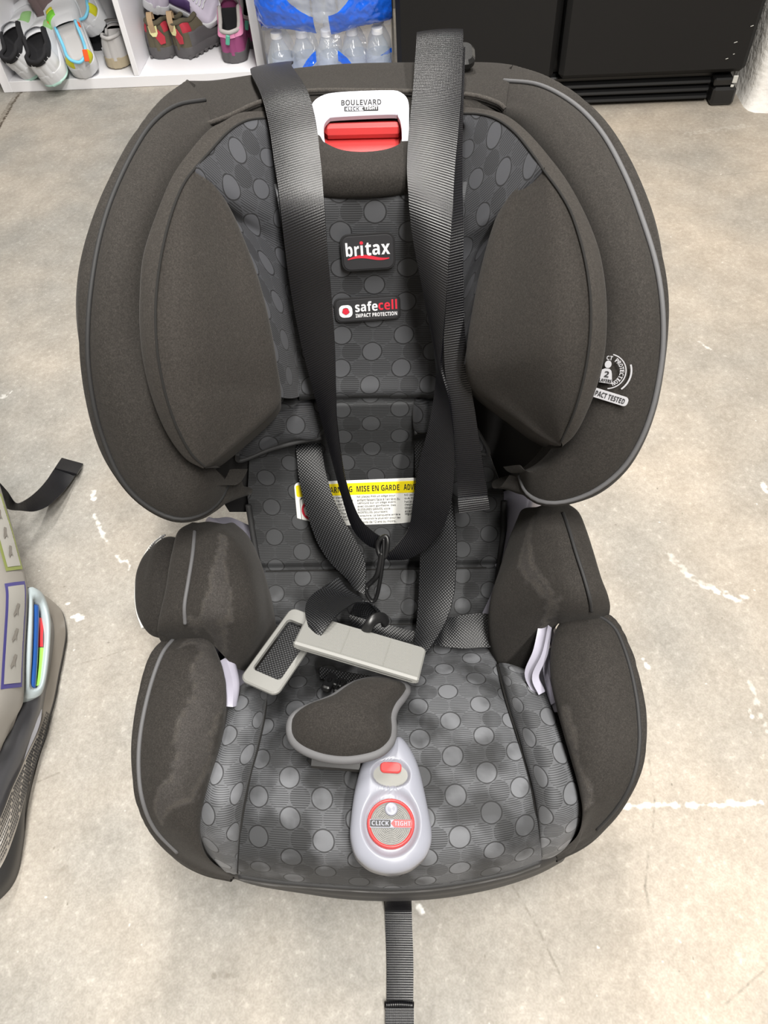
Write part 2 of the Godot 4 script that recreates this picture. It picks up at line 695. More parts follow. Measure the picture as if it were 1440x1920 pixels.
# ---------------------------------------------------------------- the garage
func make_room():
	base_at = Vector3.ZERO
	var con := mat("concrete", Color.WHITE, 0.62, 0.0, 0.4)
	con.albedo_texture = floor_texture()
	con.uv1_scale = Vector3(1 / 3.0, 1 / 3.0, 1)
	con.heightmap_enabled = false
	var b := Buf.new()
	box(b, Vector3(5.2, 0.1, 6.2), Transform3D(Basis.IDENTITY, Vector3(1.0, -0.05, 0.1)), 0.001)
	for k in b.v.size():
		b.t[k] = Vector2(b.v[k].x - FLOOR_LOW.x, b.v[k].z - FLOOR_LOW.y)
	structure("floor", [b, con], "worn bare concrete garage floor with white paint flecks", "floor")
	var wall := mat("wall_paint", Color8(132, 130, 127), 0.85)
	for w in [["wall_left", Vector3(0.1, 2.8, 6.2), Vector3(-1.45, 1.4, 0.1)], ["wall_right", Vector3(0.1, 2.8, 6.2), Vector3(3.55, 1.4, 0.1)], ["wall_back", Vector3(5.0, 2.8, 0.1), Vector3(1.0, 1.4, -2.9)], ["wall_front", Vector3(5.0, 2.8, 0.1), Vector3(1.0, 1.4, 3.15)], ["ceiling", Vector3(5.2, 0.1, 6.2), Vector3(1.0, 2.85, 0.1)]]:
		b = Buf.new()
		box(b, w[1], Transform3D(Basis.IDENTITY, w[2]), 0.001)
		structure(w[0], [b, wall], "plain pale painted garage %s" % {"wall_left": "wall beside the shoe shelf", "wall_right": "wall far to the right", "wall_back": "wall behind shelf and fridge", "wall_front": "wall behind the viewer", "ceiling": "ceiling with strip lights"}[w[0]], "ceiling" if w[0] == "ceiling" else "wall")
	# white plastered wall end right of the fridge, foot slightly flared
	b = Buf.new()
	var rows := []
	for y in [[0.0, 0.012], [0.02, 0.006], [0.06, 0.002], [0.2, 0.0], [1.4, 0.0], [2.8, 0.0]]:
		var row := PackedVector3Array()
		for q in [[0.850, -2.85], [0.850, -2.2], [0.851, -2.08], [0.857, -2.058], [0.87, -2.046], [0.89, -2.04], [1.1, -2.04], [1.45, -2.04], [1.47, -2.05], [1.48, -2.08], [1.48, -2.85]]:
			row.append(Vector3(q[0] - y[1] * (1.0 if q[0] < 0.88 else 0.0), y[0], q[1] + y[1]))
		rows.append(row)
	skin(b, rows, false, Vector3(-1, 0, 1))
	var pl := mat("plaster", Color8(232, 230, 226), 0.8)
	pl.normal_enabled = true
	var nt := NoiseTexture2D.new()
	nt.noise = noise(0.03, 4, 6)
	nt.as_normal_map = true
	nt.seamless = true
	nt.bump_strength = 3.0
	pl.normal_texture = nt
	pl.uv1_triplanar = true
	pl.uv1_world_triplanar = true
	pl.uv1_scale = Vector3.ONE * 2.5
	structure("pillar", [b, pl], "rough white plastered wall end right of the refrigerator", "pillar")

# ---------------------------------------------------------------- the child seat
func curve_pair(a: Array, b: Array, s: float) -> Array:    # curve between two curves
	var x := spline(a, 24)
	var y := spline(b, 24)
	var o := []
	for k in 24:
		o.append(x[k].lerp(y[k], s))
	return o

func piping(called: String, pts: Array, r: float, m: Material, parent: Node3D, label := ""):
	var b := Buf.new()
	tube(b, pts, r, 8, 70)
	obj(called, [b, m], parent, label)

func make_car_seat():
	var t := thing("car_seat", "dusty brown and dotted black child car seat standing on the concrete", "car seat", Vector3(0, 0, -0.42))
	var back := turned(0, 0, -1)
	var down := Vector3.DOWN
	seat_shell(t)
	# ---- wings: the deep outer rim of the head end
	var lw := [[352, 151, .735], [300, 188, .69], [250, 254, .645], [205, 335, .617], [170, 420, .603], [150, 500, .598], [144, 580, .602], [150, 660, .612], [164, 750, .63], [185, 830, .65], [215, 890, .668], [252, 936, .685], [298, 968, .70], [340, 979, .71], [385, 970, .725], [420, 945, .745], [440, 905, .76]]
	var lp := [[385, 188, .715], [330, 199, .685], [285, 233, .655], [248, 290, .628], [213, 365, .606], [189, 440, .594], [174, 520, .591], [166, 600, .596], [166, 680, .607], [177, 760, .625], [195, 825, .645], [222, 888, .664], [256, 932, .68], [300, 962, .695], [341, 973, .705], [382, 963, .72], [413, 938, .74], [432, 900, .755]]
	var li := [[398, 235, .725], [372, 262, .70], [345, 298, .675], [312, 350, .65], [282, 420, .632], [266, 500, .625], [262, 580, .628], [270, 680, .638], [290, 760, .652], [315, 820, .672], [345, 860, .69], [370, 885, .70], [390, 905, .715], [405, 912, .73], [418, 905, .745], [428, 890, .755], [432, 880, .76]]
	wing(t, lw, lp, li, 1.0)
	var rw := [[962, 123, .75], [1022, 141, .71], [1080, 175, .67], [1130, 222, .64], [1175, 290, .617], [1211, 368, .603], [1235, 445, .598], [1247, 520, .598], [1250, 600, .603], [1245, 680, .613], [1230, 760, .63], [1205, 830, .648], [1170, 885, .668], [1120, 926, .687], [1062, 946, .705], [1012, 946, .72], [982, 928, .738], [968, 895, .755]]
	var rp := [[945, 152, .735], [1010, 160, .70], [1075, 195, .662], [1128, 250, .632], [1172, 330, .608], [1203, 410, .594], [1228, 490, .59], [1240, 560, .592], [1243, 630, .60], [1238, 690, .61], [1223, 765, .625], [1198, 830, .643], [1163, 882, .663], [1114, 920, .682], [1060, 940, .70], [1014, 940, .715], [986, 922, .733], [974, 893, .75]]
	var ri := [[946, 210, .735], [985, 227, .705], [1025, 272, .672], [1065, 337, .648], [1100, 410, .632], [1124, 490, .625], [1136, 560, .626], [1136, 640, .633], [1124, 700, .643], [1108, 760, .655], [1088, 812, .672], [1066, 845, .69], [1040, 868, .705], [1015, 880, .72], [995, 885, .735], [982, 880, .745], [975, 872, .75]]
	wing(t, rw, rp, ri, -1.0)
	# ---- head pads
	var lo := [[501, 208, .70], [452, 211, .685], [418, 228, .667], [393, 242, .652], [355, 284, .627], [320, 336, .608], [289, 412, .592], [268, 482, .584], [262, 551, .583], [262, 620, .586], [270, 690, .593], [290, 762, .607], [318, 822, .627], [350, 862, .645], [382, 878, .655]]
	var ls := [[501, 221, .69], [463, 226, .675], [428, 247, .655], [390, 288, .628], [362, 320, .61], [341, 351, .597], [320, 405, .583], [303, 475, .573], [293, 551, .57], [292, 620, .572], [298, 680, .578], [312, 745, .59], [332, 802, .607], [358, 850, .63], [384, 875, .65]]
	var le := [[362, 320, .61], [400, 345, .628], [430, 392, .64], [455, 450, .65], [475, 505, .657], [492, 565, .663], [505, 625, .672], [514, 680, .683], [522, 735, .70], [518, 758, .70], [492, 788, .69], [442, 832, .672], [405, 862, .66], [384, 876, .652]]
	var lc := [[515, 243, .70], [524, 300, .70], [532, 400, .70], [540, 480, .715], [550, 560, .74], [556, 640, .765], [562, 742, .795]]
	head_pad(t, lo, ls, le, lc, 4, 1.0)
	var ro := [[861, 200, .705], [904, 204, .69], [944, 214, .672], [980, 239, .652], [1022, 284, .627], [1064, 340, .608], [1099, 405, .594], [1123, 468, .586], [1135, 534, .583], [1138, 600, .586], [1134, 660, .592], [1122, 715, .602], [1102, 770, .617], [1078, 815, .635], [1052, 839, .65]]
	var rs := [[859, 213, .695], [897, 214, .68], [932, 224, .66], [967, 250, .638], [1001, 292, .615], [1020, 320, .602], [1050, 361, .588], [1074, 406, .577], [1095, 476, .57], [1106, 544, .568], [1108, 605, .571], [1103, 665, .578], [1092, 722, .589], [1076, 775, .606], [1052, 828, .64]]
	var re := [[1020, 314, .602], [987, 328, .622], [960, 358, .635], [938, 396, .645], [924, 435, .65], [911, 482, .655], [900, 530, .66], [888, 595, .668], [880, 650, .678], [878, 690, .688], [888, 722, .70], [915, 748, .70], [962, 782, .685], [1002, 812, .668], [1030, 828, .655], [1050, 836, .646]]
	var rc := [[868, 225, .70], [862, 300, .70], [858, 400, .70], [852, 480, .715], [842, 560, .74], [832, 640, .765], [815, 742, .795]]
	head_pad(t, ro, rs, re, rc, 5, -1.0)
	# ---- upper back between the pads
	var b := Buf.new()
	var cols := []
	for k in 7:
		var s := k / 6.0
		var bow := 0.018 * (4.0 * (s - 0.5) * (s - 0.5))
		var row := []
		for q in [[514, 876, 345, .69], [520, 872, 372, .676], [532, 862, 450, .70], [540, 852, 530, .735], [548, 840, 620, .772], [555, 825, 700, .80], [560, 815, 738, .808], [561, 814, 748, .822], [561, 814, 752, .84]]:
			row.append(at(lerpf(q[0], q[1], s), q[2] - s * 4.0, q[3] - bow))
		cols.append(row)
	loft(b, cols, 90, 30, -back, func(_p, _u, _v): return Color(0.33, 0.33, 0.34))
	var ub := obj("upper_back_cushion", [b, M.dotted_fabric], t)
	logo_patches(ub)
	head_top(t)
	lower_back(t)
	seat_pan(t)
	arms(t)
	straps(t)
	buckle_parts(t)
	release_plate(t)

const INTO := Vector3(0, -0.76, -0.65)        # down and back into the seat
func taper(k: int, n: int, reach := 3.0) -> float:
	return clampf(minf(k, n - 1 - k) / reach, 0.0, 1.0)

func off(a: Array, by: Vector3, reach := 3.0) -> Array:      # moved, but fading to nothing at both ends
	var o := []
	for k in a.size():
		o.append(a[k] + by * maxf(0.04, taper(k, a.size(), reach)))
	return o

func wing(t: Node3D, outer: Array, pipe: Array, inner: Array, s: float):
	var o := ats(outer)
	var p := ats(pipe)
	var i := ats(inner, -0.026)
	var back := turned(0, -0.12, -1)
	var b := Buf.new()
	var mid := ats(pipe)
	var far := []
	for k in o.size():
		far.append(o[k] + turned(s * 0.016, -0.03, -0.045) * maxf(0.1, taper(k, o.size())))
	var far2 := []
	for k in o.size():
		far2.append(o[k] + turned(s * 0.045, -0.09, -0.11) * maxf(0.1, taper(k, o.size())))
	# outside: shell side, rim roll, then the front face from the piping to the hollow beside the head pad
	var paint := func(q: Vector3, _u, _v):
		var k := 1.0
		if s < 0.0:                                  # pale dried streak beside the piping of this wing
			for w in [[1062, 193, 1046, 212], [1046, 212, 1030, 221], [1030, 221, 1012, 220], [1012, 220, 992, 226]]:
				var a2 := at(w[0], w[1], .68)
				var b2 := at(w[2], w[3], .685)
				var d := Geometry3D.get_closest_point_to_segment(q, a2, b2).distance_to(q)
				k = maxf(k, 1.0 + 0.8 * clampf(1.0 - d / 0.006, 0, 1))
		return Color(0.56 * k, 0.56 * k, 0.56 * k)
	loft(b, [far2, far, o, p], 140, 22, Vector3.ZERO, paint)
	var q1 := off(curve_pair(p, i, 0.25), turned(0, 0.005, 0.006), 4.0)
	var q2 := off(curve_pair(p, i, 0.6), turned(0, 0.007, 0.008), 4.0)
	var deep := moved(i, turned(s * 0.01, -0.03, -0.025))
	loft(b, [p, curve_pair(p, i, 0.03), q1, q2, i, deep], 140, 36, turned(0, 0, 1), paint)
	var w := obj("side_wing", [b, M.brown_fabric], t)
	piping("piping", moved(p, turned(0, 0.0005, 0.0005)), 0.002 if s > 0.0 else 0.0022, M.binding if s > 0.0 else M.worn_binding, w)
	if s < 0.0:
		wing_print(w)

func wing_print(w: Node3D):
	var b := Buf.new()
	var f := frame(at(1140, 695, .6073), at(1175, 700, .6037), at(1146, 660, .6012))
	f.origin += f.basis.z * 0.003
	var px := 0.000438
	# two arcs of the round emblem, child figure and its ring lettering
	for a in [[31.0, 2.0, -80.0, 84.0], [40.0, 3.0, -44.0, 26.0]]:
		var rows := []
		for k in 30:
			var g := deg_to_rad(lerpf(a[2], a[3], k / 29.0))
			var d := Vector3(cos(g), sin(g), 0)
			rows.append(PackedVector3Array([f * (d * a[0] * px), f * (d * (a[0] + a[1]) * px)]))
		skin(b, rows, false, f.basis.z)
	var word := "CT PROTECTION"
	for k in word.length():
		var g := deg_to_rad(100.0 - k * 13.0)
		if word[k] != " ":
			letters(b, word[k], f * Transform3D(Basis(Vector3(0, 0, 1), g - PI / 2), Vector3(cos(g), sin(g), 0) * 25.0 * px), 5.2 * px, 7.5 * px)
	face(b, Array(ellipse(6 * px, 7 * px, 20, Vector2(-2, 13) * px)).map(func(q): return Vector3(q.x, q.y, 0)), Vector3(0, 0, 1), f)
	var torso := [[-11, 2], [-6, 5], [2, 5], [6, 2], [8, -4], [12, -22], [-12, -22]]
	face(b, torso.map(func(q): return Vector3(q[0] * px, q[1] * px, 0)), Vector3(0, 0, 1), f)
	var bar := f * Transform3D(Basis(Vector3(0, 0, 1), deg_to_rad(-9.0)), Vector3(9, -46, 0) * px)
	plate(b, rounded(76 * px, 18 * px, 7 * px), bar, 0.0003, 0.0001)
	var d := Buf.new()
	letters(d, "IMPACT TESTED", bar * Transform3D(Basis.IDENTITY, Vector3(-2 * px, 0, 0.0007)), 68 * px, 10 * px)
	letters(d, "2", f * Transform3D(Basis.IDENTITY, Vector3(-1 * px, -5 * px, 0.0006)), 8 * px, 11 * px)
	letters(d, "LAYERS", f * Transform3D(Basis.IDENTITY, Vector3(-1 * px, -17 * px, 0.0006)), 22 * px, 6 * px)
	obj("impact_print", [b, M.silver_ink, d, M.black_ink], w, "silver impact protection emblem")

func head_pad(t: Node3D, outer: Array, seam: Array, edge: Array, crease: Array, top: int, s: float):
	var o := ats(outer)
	var se := ats(seam)
	var e := ats(edge)
	var b := Buf.new()
	var tan_ := func(_p, _u, _v): return Color(0.64, 0.635, 0.63)
	var hid := moved(o, turned(s * 0.006, -0.03, -0.026))
	# border roll
	loft(b, [hid, moved(o, turned(s * 0.001, -0.007, -0.006)), o, curve_pair(o, se, 0.5).map(func(q): return q + turned(-s * 0.001, 0, 0.0015)), se], 120, 20, Vector3.ZERO, tan_)
	# the brown oval, facing inwards
	var s2 := se.slice(top)
	var mid := curve_pair(s2, e, 0.38)
	for k in mid.size():
		mid[k] += turned(-s * 0.003, 0.008, 0.014) * sin(PI * clampf((k + 0.5) / 24.0, 0, 1))
	var m2 := curve_pair(s2, e, 0.8)
	for k in m2.size():
		m2[k] += turned(-s * 0.006, 0.006, 0.010) * sin(PI * clampf((k + 0.5) / 24.0, 0, 1))
	var under := moved(e, turned(-s * 0.001, -0.018, -0.016))
	var under2 := moved(e, turned(-s * 0.008, -0.06, -0.05))
	loft(b, [s2, curve_pair(s2, e, 0.06).map(func(q): return q + turned(0, 0, 0.001)), mid, m2, e, under, under2], 110, 46, turned(-s * 0.5, 0, 1), tan_)
	var hp := obj("head_pad", [b, M.brown_fabric], t)
	piping("stitch_line", se, 0.0011, M.seam, hp)
	# dotted inner panel
	b = Buf.new()
	var c := ats(crease)
	var rim := se.slice(0, top + 1)
	var bound := rim
	for q in curve_pair(e.slice(0, 9), moved(se.slice(top, top + 9), turned(0, 0, 0)), 0.0).slice(1):
		bound.append(q + turned(s * -0.010, -0.009, -0.010))
	var half := curve_pair(bound, c, 0.5)
	for k in half.size():
		half[k] += turned(s * 0.001, 0, 0.006)
	loft(b, [bound, half, c, moved(c, turned(0, 0, -0.02))], 90, 24, turned(-s, 0, 1), func(_p, _u, _v): return Color(0.33, 0.33, 0.35))
	obj("dotted_panel", [b, M.dotted_fabric], hp)

func head_top(t: Node3D):
	var fwd := turned(0, 0, 1)
	var b := Buf.new()
	var tan_ := func(_p, _u, _v): return Color(0.5, 0.5, 0.5)
	var top := ats([[352, 152, .765], [400, 151, .772], [468, 141, .78], [560, 127, .785], [660, 119, .788], [780, 117, .788], [905, 117, .782], [955, 121, .772], [967, 125, .768]])
	var mid := ats([[372, 190, .72], [412, 186, .728], [478, 170, .735], [565, 152, .742], [665, 146, .745], [780, 145, .745], [895, 148, .738], [940, 152, .73], [955, 155, .727]])
	var low := ats([[391, 240, .70], [430, 226, .70], [488, 200, .70], [570, 180, .702], [670, 178, .704], [780, 180, .704], [880, 186, .702], [930, 200, .70], [946, 212, .70]])
	loft(b, [moved(top, turned(0, -0.06, -0.03)), moved(top, turned(0, -0.014, -0.011)), top, mid, low, moved(low, turned(0, -0.01, -0.02))], 110, 30, fwd + Vector3.UP, tan_)
	var band := obj("top_band", [b, M.brown_fabric], t)
	piping("piping", moved(low, turned(0, 0.004, 0.0)), 0.0022, M.brown_fabric, band)
	# lower lip behind the handle
	b = Buf.new()
	var l1 := ats([[420, 232, .706], [488, 206, .70], [570, 186, .702], [670, 184, .704], [780, 186, .704], [880, 192, .70], [945, 216, .706]])
	var l2 := ats([[470, 250, .71], [510, 236, .705], [570, 222, .705], [670, 220, .706], [780, 222, .706], [860, 228, .705], [900, 250, .71]])
	loft(b, [moved(l1, turned(0, 0.0, -0.01)), l1, l2, moved(l2, turned(0, -0.012, -0.016))], 60, 12, fwd, tan_)
	obj("band_lip", [b, M.brown_fabric], t)
	# the padded bar under the handle
	b = Buf.new()
	var r0 := ats([[540, 262, .695], [592, 250, .69], [609, 267, .683], [640, 281, .677], [679, 285, .675], [720, 281, .677], [748, 271, .683], [762, 258, .69], [850, 250, .70]])
	var r1 := ats([[540, 275, .68], [592, 262, .673], [609, 277, .667], [640, 290, .662], [679, 294, .661], [720, 290, .662], [748, 280, .667], [762, 269, .673], [850, 262, .68]])
	var r2 := ats([[540, 325, .672], [600, 325, .658], [640, 326, .654], [682, 326, .653], [720, 325, .654], [762, 322, .658], [850, 320, .672]])
	var r3 := ats([[540, 366, .674], [600, 366, .668], [640, 367, .666], [684, 366, .665], [720, 364, .666], [765, 360, .669], [850, 356, .675]])
	var r4 := ats([[540, 372, .69], [600, 372, .685], [640, 373, .684], [684, 372, .684], [720, 370, .684], [765, 366, .686], [850, 362, .69]])
	loft(b, [moved(r0, turned(0, -0.016, -0.012)), r0, r1, r2, r3, r4], 70, 30, fwd, tan_)
	obj("head_bar", [b, M.brown_fabric], t)
	# handle
	var f := frame(at(678, 224, .693), at(760, 222, .693), at(677, 180, .703))
	var k := 0.693 / FOCAL
	b = Buf.new()
	var outline := PackedVector2Array()
	var ring := []
	for q in [[594, 300], [590, 262], [584, 232], [583, 210], [589, 193], [602, 181], [622, 174], [668, 171], [735, 171], [752, 176], [763, 188], [767, 206], [766, 240], [764, 300]]:
		ring.append(Vector3(q[0] - 678, (224 - q[1]) * 1.08, 0) * k)
	for q in spline(ring, 60):
		outline.append(Vector2(q.x, q.y))
	ring = []
	for q in [[751, 300], [752, 262], [750, 240], [746, 230], [736, 223], [628, 226], [616, 231], [609, 242], [608, 262], [612, 300]]:
		ring.append(Vector3(q[0] - 678, (224 - q[1]) * 1.08, 0) * k)
	for q in spline(ring, 50):
		outline.append(Vector2(q.x, q.y))
	plate(b, outline, f, 0.006, 0.002)
	var d := Buf.new()
	letters(d, "BOULEVARD", f * Transform3D(Basis.IDENTITY, Vector3(0.0, 26.5 * k * 1.08, 0.0062)), 75 * k, 13.5 * k, true)
	letters(d, "CLICK", f * Transform3D(Basis.IDENTITY, Vector3(-17.5 * k, 12 * k * 1.08, 0.0062)), 27 * k, 7.5 * k, true)
	var rim := rounded(64 * k, 12.5 * k, 2 * k)
	plate(d, rim, f * Transform3D(Basis.IDENTITY, Vector3(0, 12 * k * 1.08, 0.0059)), 0.0003, 0.0001, rounded(61.5 * k, 10 * k, 1.5 * k))
	face(d, [Vector3(1 * k, 0, 0), Vector3(6 * k, 6 * k, 0), Vector3(32 * k, 6 * k, 0), Vector3(32 * k, -6 * k, 0), Vector3(6 * k, -6 * k, 0)], Vector3(0, 0, 1), f * Transform3D(Basis.IDENTITY, Vector3(0, 12 * k * 1.08, 0.0063)))
	var w := Buf.new()
	letters(w, "TIGHT", f * Transform3D(Basis.IDENTITY, Vector3(18 * k, 12 * k * 1.08, 0.0066)), 25 * k, 7.5 * k, true)
	var h := obj("handle_plate", [b, M.pale_plastic, d, M.black_ink, w, M.white_ink], t, "pale grey plate lettered above the red handle")
	b = Buf.new()
	box(b, Vector3(150 * k, 26 * k, 0.014), f * Transform3D(Basis(Vector3.RIGHT, 0.25), Vector3(2 * k, -4 * k, -0.010)), 0.004)
	box(b, Vector3(150 * k, 80 * k, 0.004), f * Transform3D(Basis.IDENTITY, Vector3(2 * k, -34 * k, -0.019)), 0.001)
	box(b, Vector3(150 * k, 14 * k, 0.016), f * Transform3D(Basis.IDENTITY, Vector3(2 * k, -72 * k, -0.012)), 0.003)
	obj("red_handle", [b, M.red_plastic], h, "red height adjuster grip")

func logo_patches(parent: Node3D):
	# upper patch
	var k := 0.705 / FOCAL
	var f := frame(at(690, 470, .7045), at(735, 467, .7045), at(687, 440, .693))
	f.origin += f.basis.z * 0.002
	var e := Buf.new()
	plate(e, rounded(102 * k, 74 * k, 16 * k), f, 0.0012, 0.0005)
	var b := Buf.new()
	plate(b, rounded(94 * k, 66 * k, 13 * k), f * Transform3D(Basis.IDENTITY, Vector3(0, 0, 0.0012)), 0.0006, 0.0003)
	var w := Buf.new()
	var x := f * Transform3D(Basis.IDENTITY, Vector3(-1 * k, 8 * k, 0.0021))
	letters(w, "br", x * Transform3D(Basis.IDENTITY, Vector3(-28 * k, 0, 0)), 25 * k, 27 * k)
	letters(w, "ı", x * Transform3D(Basis.IDENTITY, Vector3(-10.5 * k, -3 * k, 0)), 4.5 * k, 20 * k)
	letters(w, "tax", x * Transform3D(Basis.IDENTITY, Vector3(19 * k, -1 * k, 0)), 46 * k, 25 * k)
	var r := Buf.new()
	face(r, Array(ellipse(3.4 * k, 3.4 * k, 12)).map(func(q): return Vector3(q.x - 10.5 * k, q.y + 12 * k, 0)), Vector3(0, 0, 1), x)
	var rows := []
	for j in 24:
		var s := j / 23.0
		var y := -18.0 + 3.5 * sin(s * TAU * 0.92 - 0.3) - s * 0.5
		var half := 1.0 + 2.6 * sin(PI * s)
		rows.append(PackedVector3Array([x * (Vector3(-38 + 78 * s, y - half, 0) * k), x * (Vector3(-38 + 78 * s, y + half, 0) * k)]))
	skin(r, rows, false, f.basis.z)
	obj("logo_patch", [e, M.patch_edge, b, M.patch, w, M.white_ink, r, M.red_ink], parent, "square woven patch with a red underline")
	# lower patch
	k = 0.752 / FOCAL
	f = frame(at(689, 577, .7535), at(735, 574, .7535), at(687, 545, .741))
	f.origin += f.basis.z * 0.002
	e = Buf.new()
	plate(e, rounded(124 * k, 50 * k, 11 * k), f, 0.0012, 0.0005)
	b = Buf.new()
	plate(b, rounded(117 * k, 43 * k, 9 * k), f * Transform3D(Basis.IDENTITY, Vector3(0, 0, 0.0012)), 0.0006, 0.0003)
	w = Buf.new()
	r = Buf.new()
	x = f * Transform3D(Basis.IDENTITY, Vector3(0, 0, 0.0021))
	letters(w, "safe", x * Transform3D(Basis.IDENTITY, Vector3(-2 * k, 6.5 * k, 0)), 42 * k, 20 * k)
	letters(r, "cell", x * Transform3D(Basis.IDENTITY, Vector3(38 * k, 7.5 * k, 0)), 35 * k, 20 * k)
	letters(w, "IMPACT PROTECTION", x * Transform3D(Basis.IDENTITY, Vector3(16 * k, -11 * k, 0)), 78 * k, 7.5 * k)
	plate(w, rounded(25 * k, 25 * k, 9 * k), x * Transform3D(Basis.IDENTITY, Vector3(-41 * k, -1 * k, -0.0002)), 0.0003, 0.0001, ellipse(7.5 * k, 7.5 * k, 20))
	face(r, Array(ellipse(6.4 * k, 6.4 * k, 20)).map(func(q): return Vector3(q.x - 41 * k, q.y - 1 * k, 0)), Vector3(0, 0, 1), x)
	obj("logo_patch", [e, M.patch_edge, b, M.patch, w, M.white_ink, r, M.red_ink], parent, "narrow woven patch with a round red and white mark")

func lower_back(t: Node3D):
	var fwd := turned(0, 0.3, 1)
	var line := [[742, .825], [760, .82], [800, .838], [850, .868], [900, .885], [960, .898], [1020, .905], [1056, .907], [1064, .915], [1072, .909], [1110, .908], [1164, .905], [1171, .911], [1178, .904], [1215, .885], [1240, .878]]
	var edge_l := [[742, 535], [850, 468], [930, 464], [1000, 475], [1070, 487], [1130, 495], [1185, 503], [1240, 510]]
	var edge_r := [[742, 845], [850, 915], [930, 945], [1000, 944], [1070, 935], [1130, 928], [1185, 922], [1240, 920]]
	var look := func(tab, y):
		for k in tab.size() - 1:
			if y <= tab[k + 1][0]:
				return lerpf(tab[k][1], tab[k + 1][1], (y - tab[k][0]) / float(tab[k + 1][0] - tab[k][0]))
		return tab[tab.size() - 1][1]
	var rows := []
	for r in 150:
		var y := lerpf(742, 1240, r / 149.0)
		var d: float = look.call(line, y)
		var x0: float = look.call(edge_l, y)
		var x1: float = look.call(edge_r, y)
		var row := PackedVector3Array()
		for k in 40:
			var s := k / 39.0
			var bow := pow(absf(s - 0.5) * 2.0, 2.5) * 0.012
			var tilt := lerpf(4.0, -10.0, s)      # the seams run slightly uphill to the right
			row.append(at(lerpf(x0, x1, s), y + tilt * 0.5, d - bow))
		rows.append(row)
	var wear := noise(9.0, 4, 5)
	var b := Buf.new()
	skin(b, rows, false, fwd, func(p: Vector3, u, v):
		var k := 0.22 + 0.5 * clampf(wear.get_noise_3dv(p * 3.0) * 1.6 - 0.1, 0, 1) * smoothstep(0.6, 0.85, v)
		return Color(k, k, k))
	# edges turned back, so that the cushion has depth
	for c in [0, 39]:
		var e := []
		for r in range(0, 150, 3):
			e.append(PackedVector3Array([rows[r][c], rows[r][c] + turned(0, -0.01, -0.03)]))
		skin(b, e, false, turned(-1 if c == 0 else 1, 0, 0))
	var lb := obj("back_cushion", [b, M.dotted_fabric], t)
	for c in [0, 39]:
		var e := []
		for r in range(60, 150, 8):
			e.append(rows[r][c] + turned(0, 0.001, 0.002))
		piping("binding", e, 0.0035, M.binding, lb)
	for y in [48, 98, 130]:
		var e := []
		for c in range(1, 39, 4):
			e.append(rows[mini(y if y < 100 else 129, 149) if y != 48 else 97][c] + turned(0, 0.0, 0.0))
		if y != 48:
			piping("stitch_line", e, 0.0011, M.seam, lb)
	# flaps that cover the harness slots
	for s in [0, 1]:
		var o := ats([[528, 752, .822], [575, 748, .82], [603, 752, .82], [604, 815, .835], [560, 823, .838], [505, 838, .84], [452, 858, .838], [447, 845, .83], [470, 805, .823], [500, 770, .82]]) if s == 0 else ats([[800, 746, .82], [850, 746, .822], [885, 790, .825], [912, 838, .832], [905, 846, .836], [860, 826, .84], [800, 806, .838], [776, 806, .835], [776, 750, .82]])
		b = Buf.new()
		pad(b, o, 0.012, 0.012, 0.01, fwd, 60, 0.002, func(_p, _u, _v): return Color(0.24, 0.24, 0.25))
		flat_uv(b, turned(1, 0, 0), turned(0, 0.9, -0.4))
		var fl := obj("shoulder_flap", [b, M.dotted_fabric], t)
		var hem := o.slice(3, 8) if s == 0 else o.slice(2, 8)
		piping("binding", moved(hem, fwd * 0.006), 0.0028, M.binding, fl)
	# warning label, three columns of print
	var k := 0.884 / FOCAL
	var f := frame(at(690, 940, .892), at(740, 938, .892), at(688, 905, .882))
	f.origin += f.basis.z * 0.003
	var dy := 1.0 / 0.93
	b = Buf.new()
	plate(b, rounded(268 * k, 86 * k * dy, 10 * k), f * Transform3D(Basis.IDENTITY, Vector3(-2 * k, 0, 0)), 0.0008, 0.0003)
	var y := Buf.new()
	plate(y, rounded(262 * k, 22 * k * dy, 4 * k), f * Transform3D(Basis.IDENTITY, Vector3(-2 * k, 27 * k * dy, 0.0008)), 0.0003, 0.0001)
	var ink := Buf.new()
	for h in [["WARNING", -54, 52], ["MISE EN GARDE", 20, 80], ["ADVERTENCIA", 100, 64]]:
		letters(ink, h[0], f * Transform3D(Basis.IDENTITY, Vector3(h[1] * k, 27 * k * dy, 0.0012)), h[2] * k, 11 * k * dy)
	var cols := [[-54, 52, ["DO NOT place", "rear-facing child seat", "on front seat with air", "bag. DEATH or", "SERIOUS INJURY", "can occur. The back", "seat is the safest", "place for children"]], [20, 80, ["NE placez PAS un siège pour", "enfant faisant face à l'arrière du", "véhicule sur un siège avant", "avec coussin gonflable. Des", "BLESSURES GRAVES, voire", "MORTELLES, pourraient", "s'ensuivre. La banquette arrière", "est l'endroit le plus sûr pour les", "enfants de 12 ans ou moins."]], [100, 62, ["NO coloque un asiento", "que mira hacia atrás", "hacia adelante con", "desplegable. La", "GRAVE o MUERTE", "asiento trasero", "seguro para"]]]
	for c in cols:
		for j in c[2].size():
			var full: float = minf(1.0, c[2][j].length() / 30.0 * 80.0 / c[1])
			letters(ink, c[2][j], f * Transform3D(Basis.IDENTITY, Vector3((c[0] - c[1] * 0.5 * (1.0 - full)) * k, (11.5 - j * 6.1) * k * dy, 0.001)), c[1] * full * k, 4.6 * k * dy, false)
	plate(ink, rounded(40 * k, 54 * k * dy, 7 * k), f * Transform3D(Basis.IDENTITY, Vector3(-108 * k, -12 * k * dy, 0.0006)), 0.0003, 0.0001, rounded(38 * k, 52 * k * dy, 6 * k))
	var red := Buf.new()
	var ring_at := f * Transform3D(Basis.IDENTITY, Vector3(-107 * k, -10 * k * dy, 0.0008))
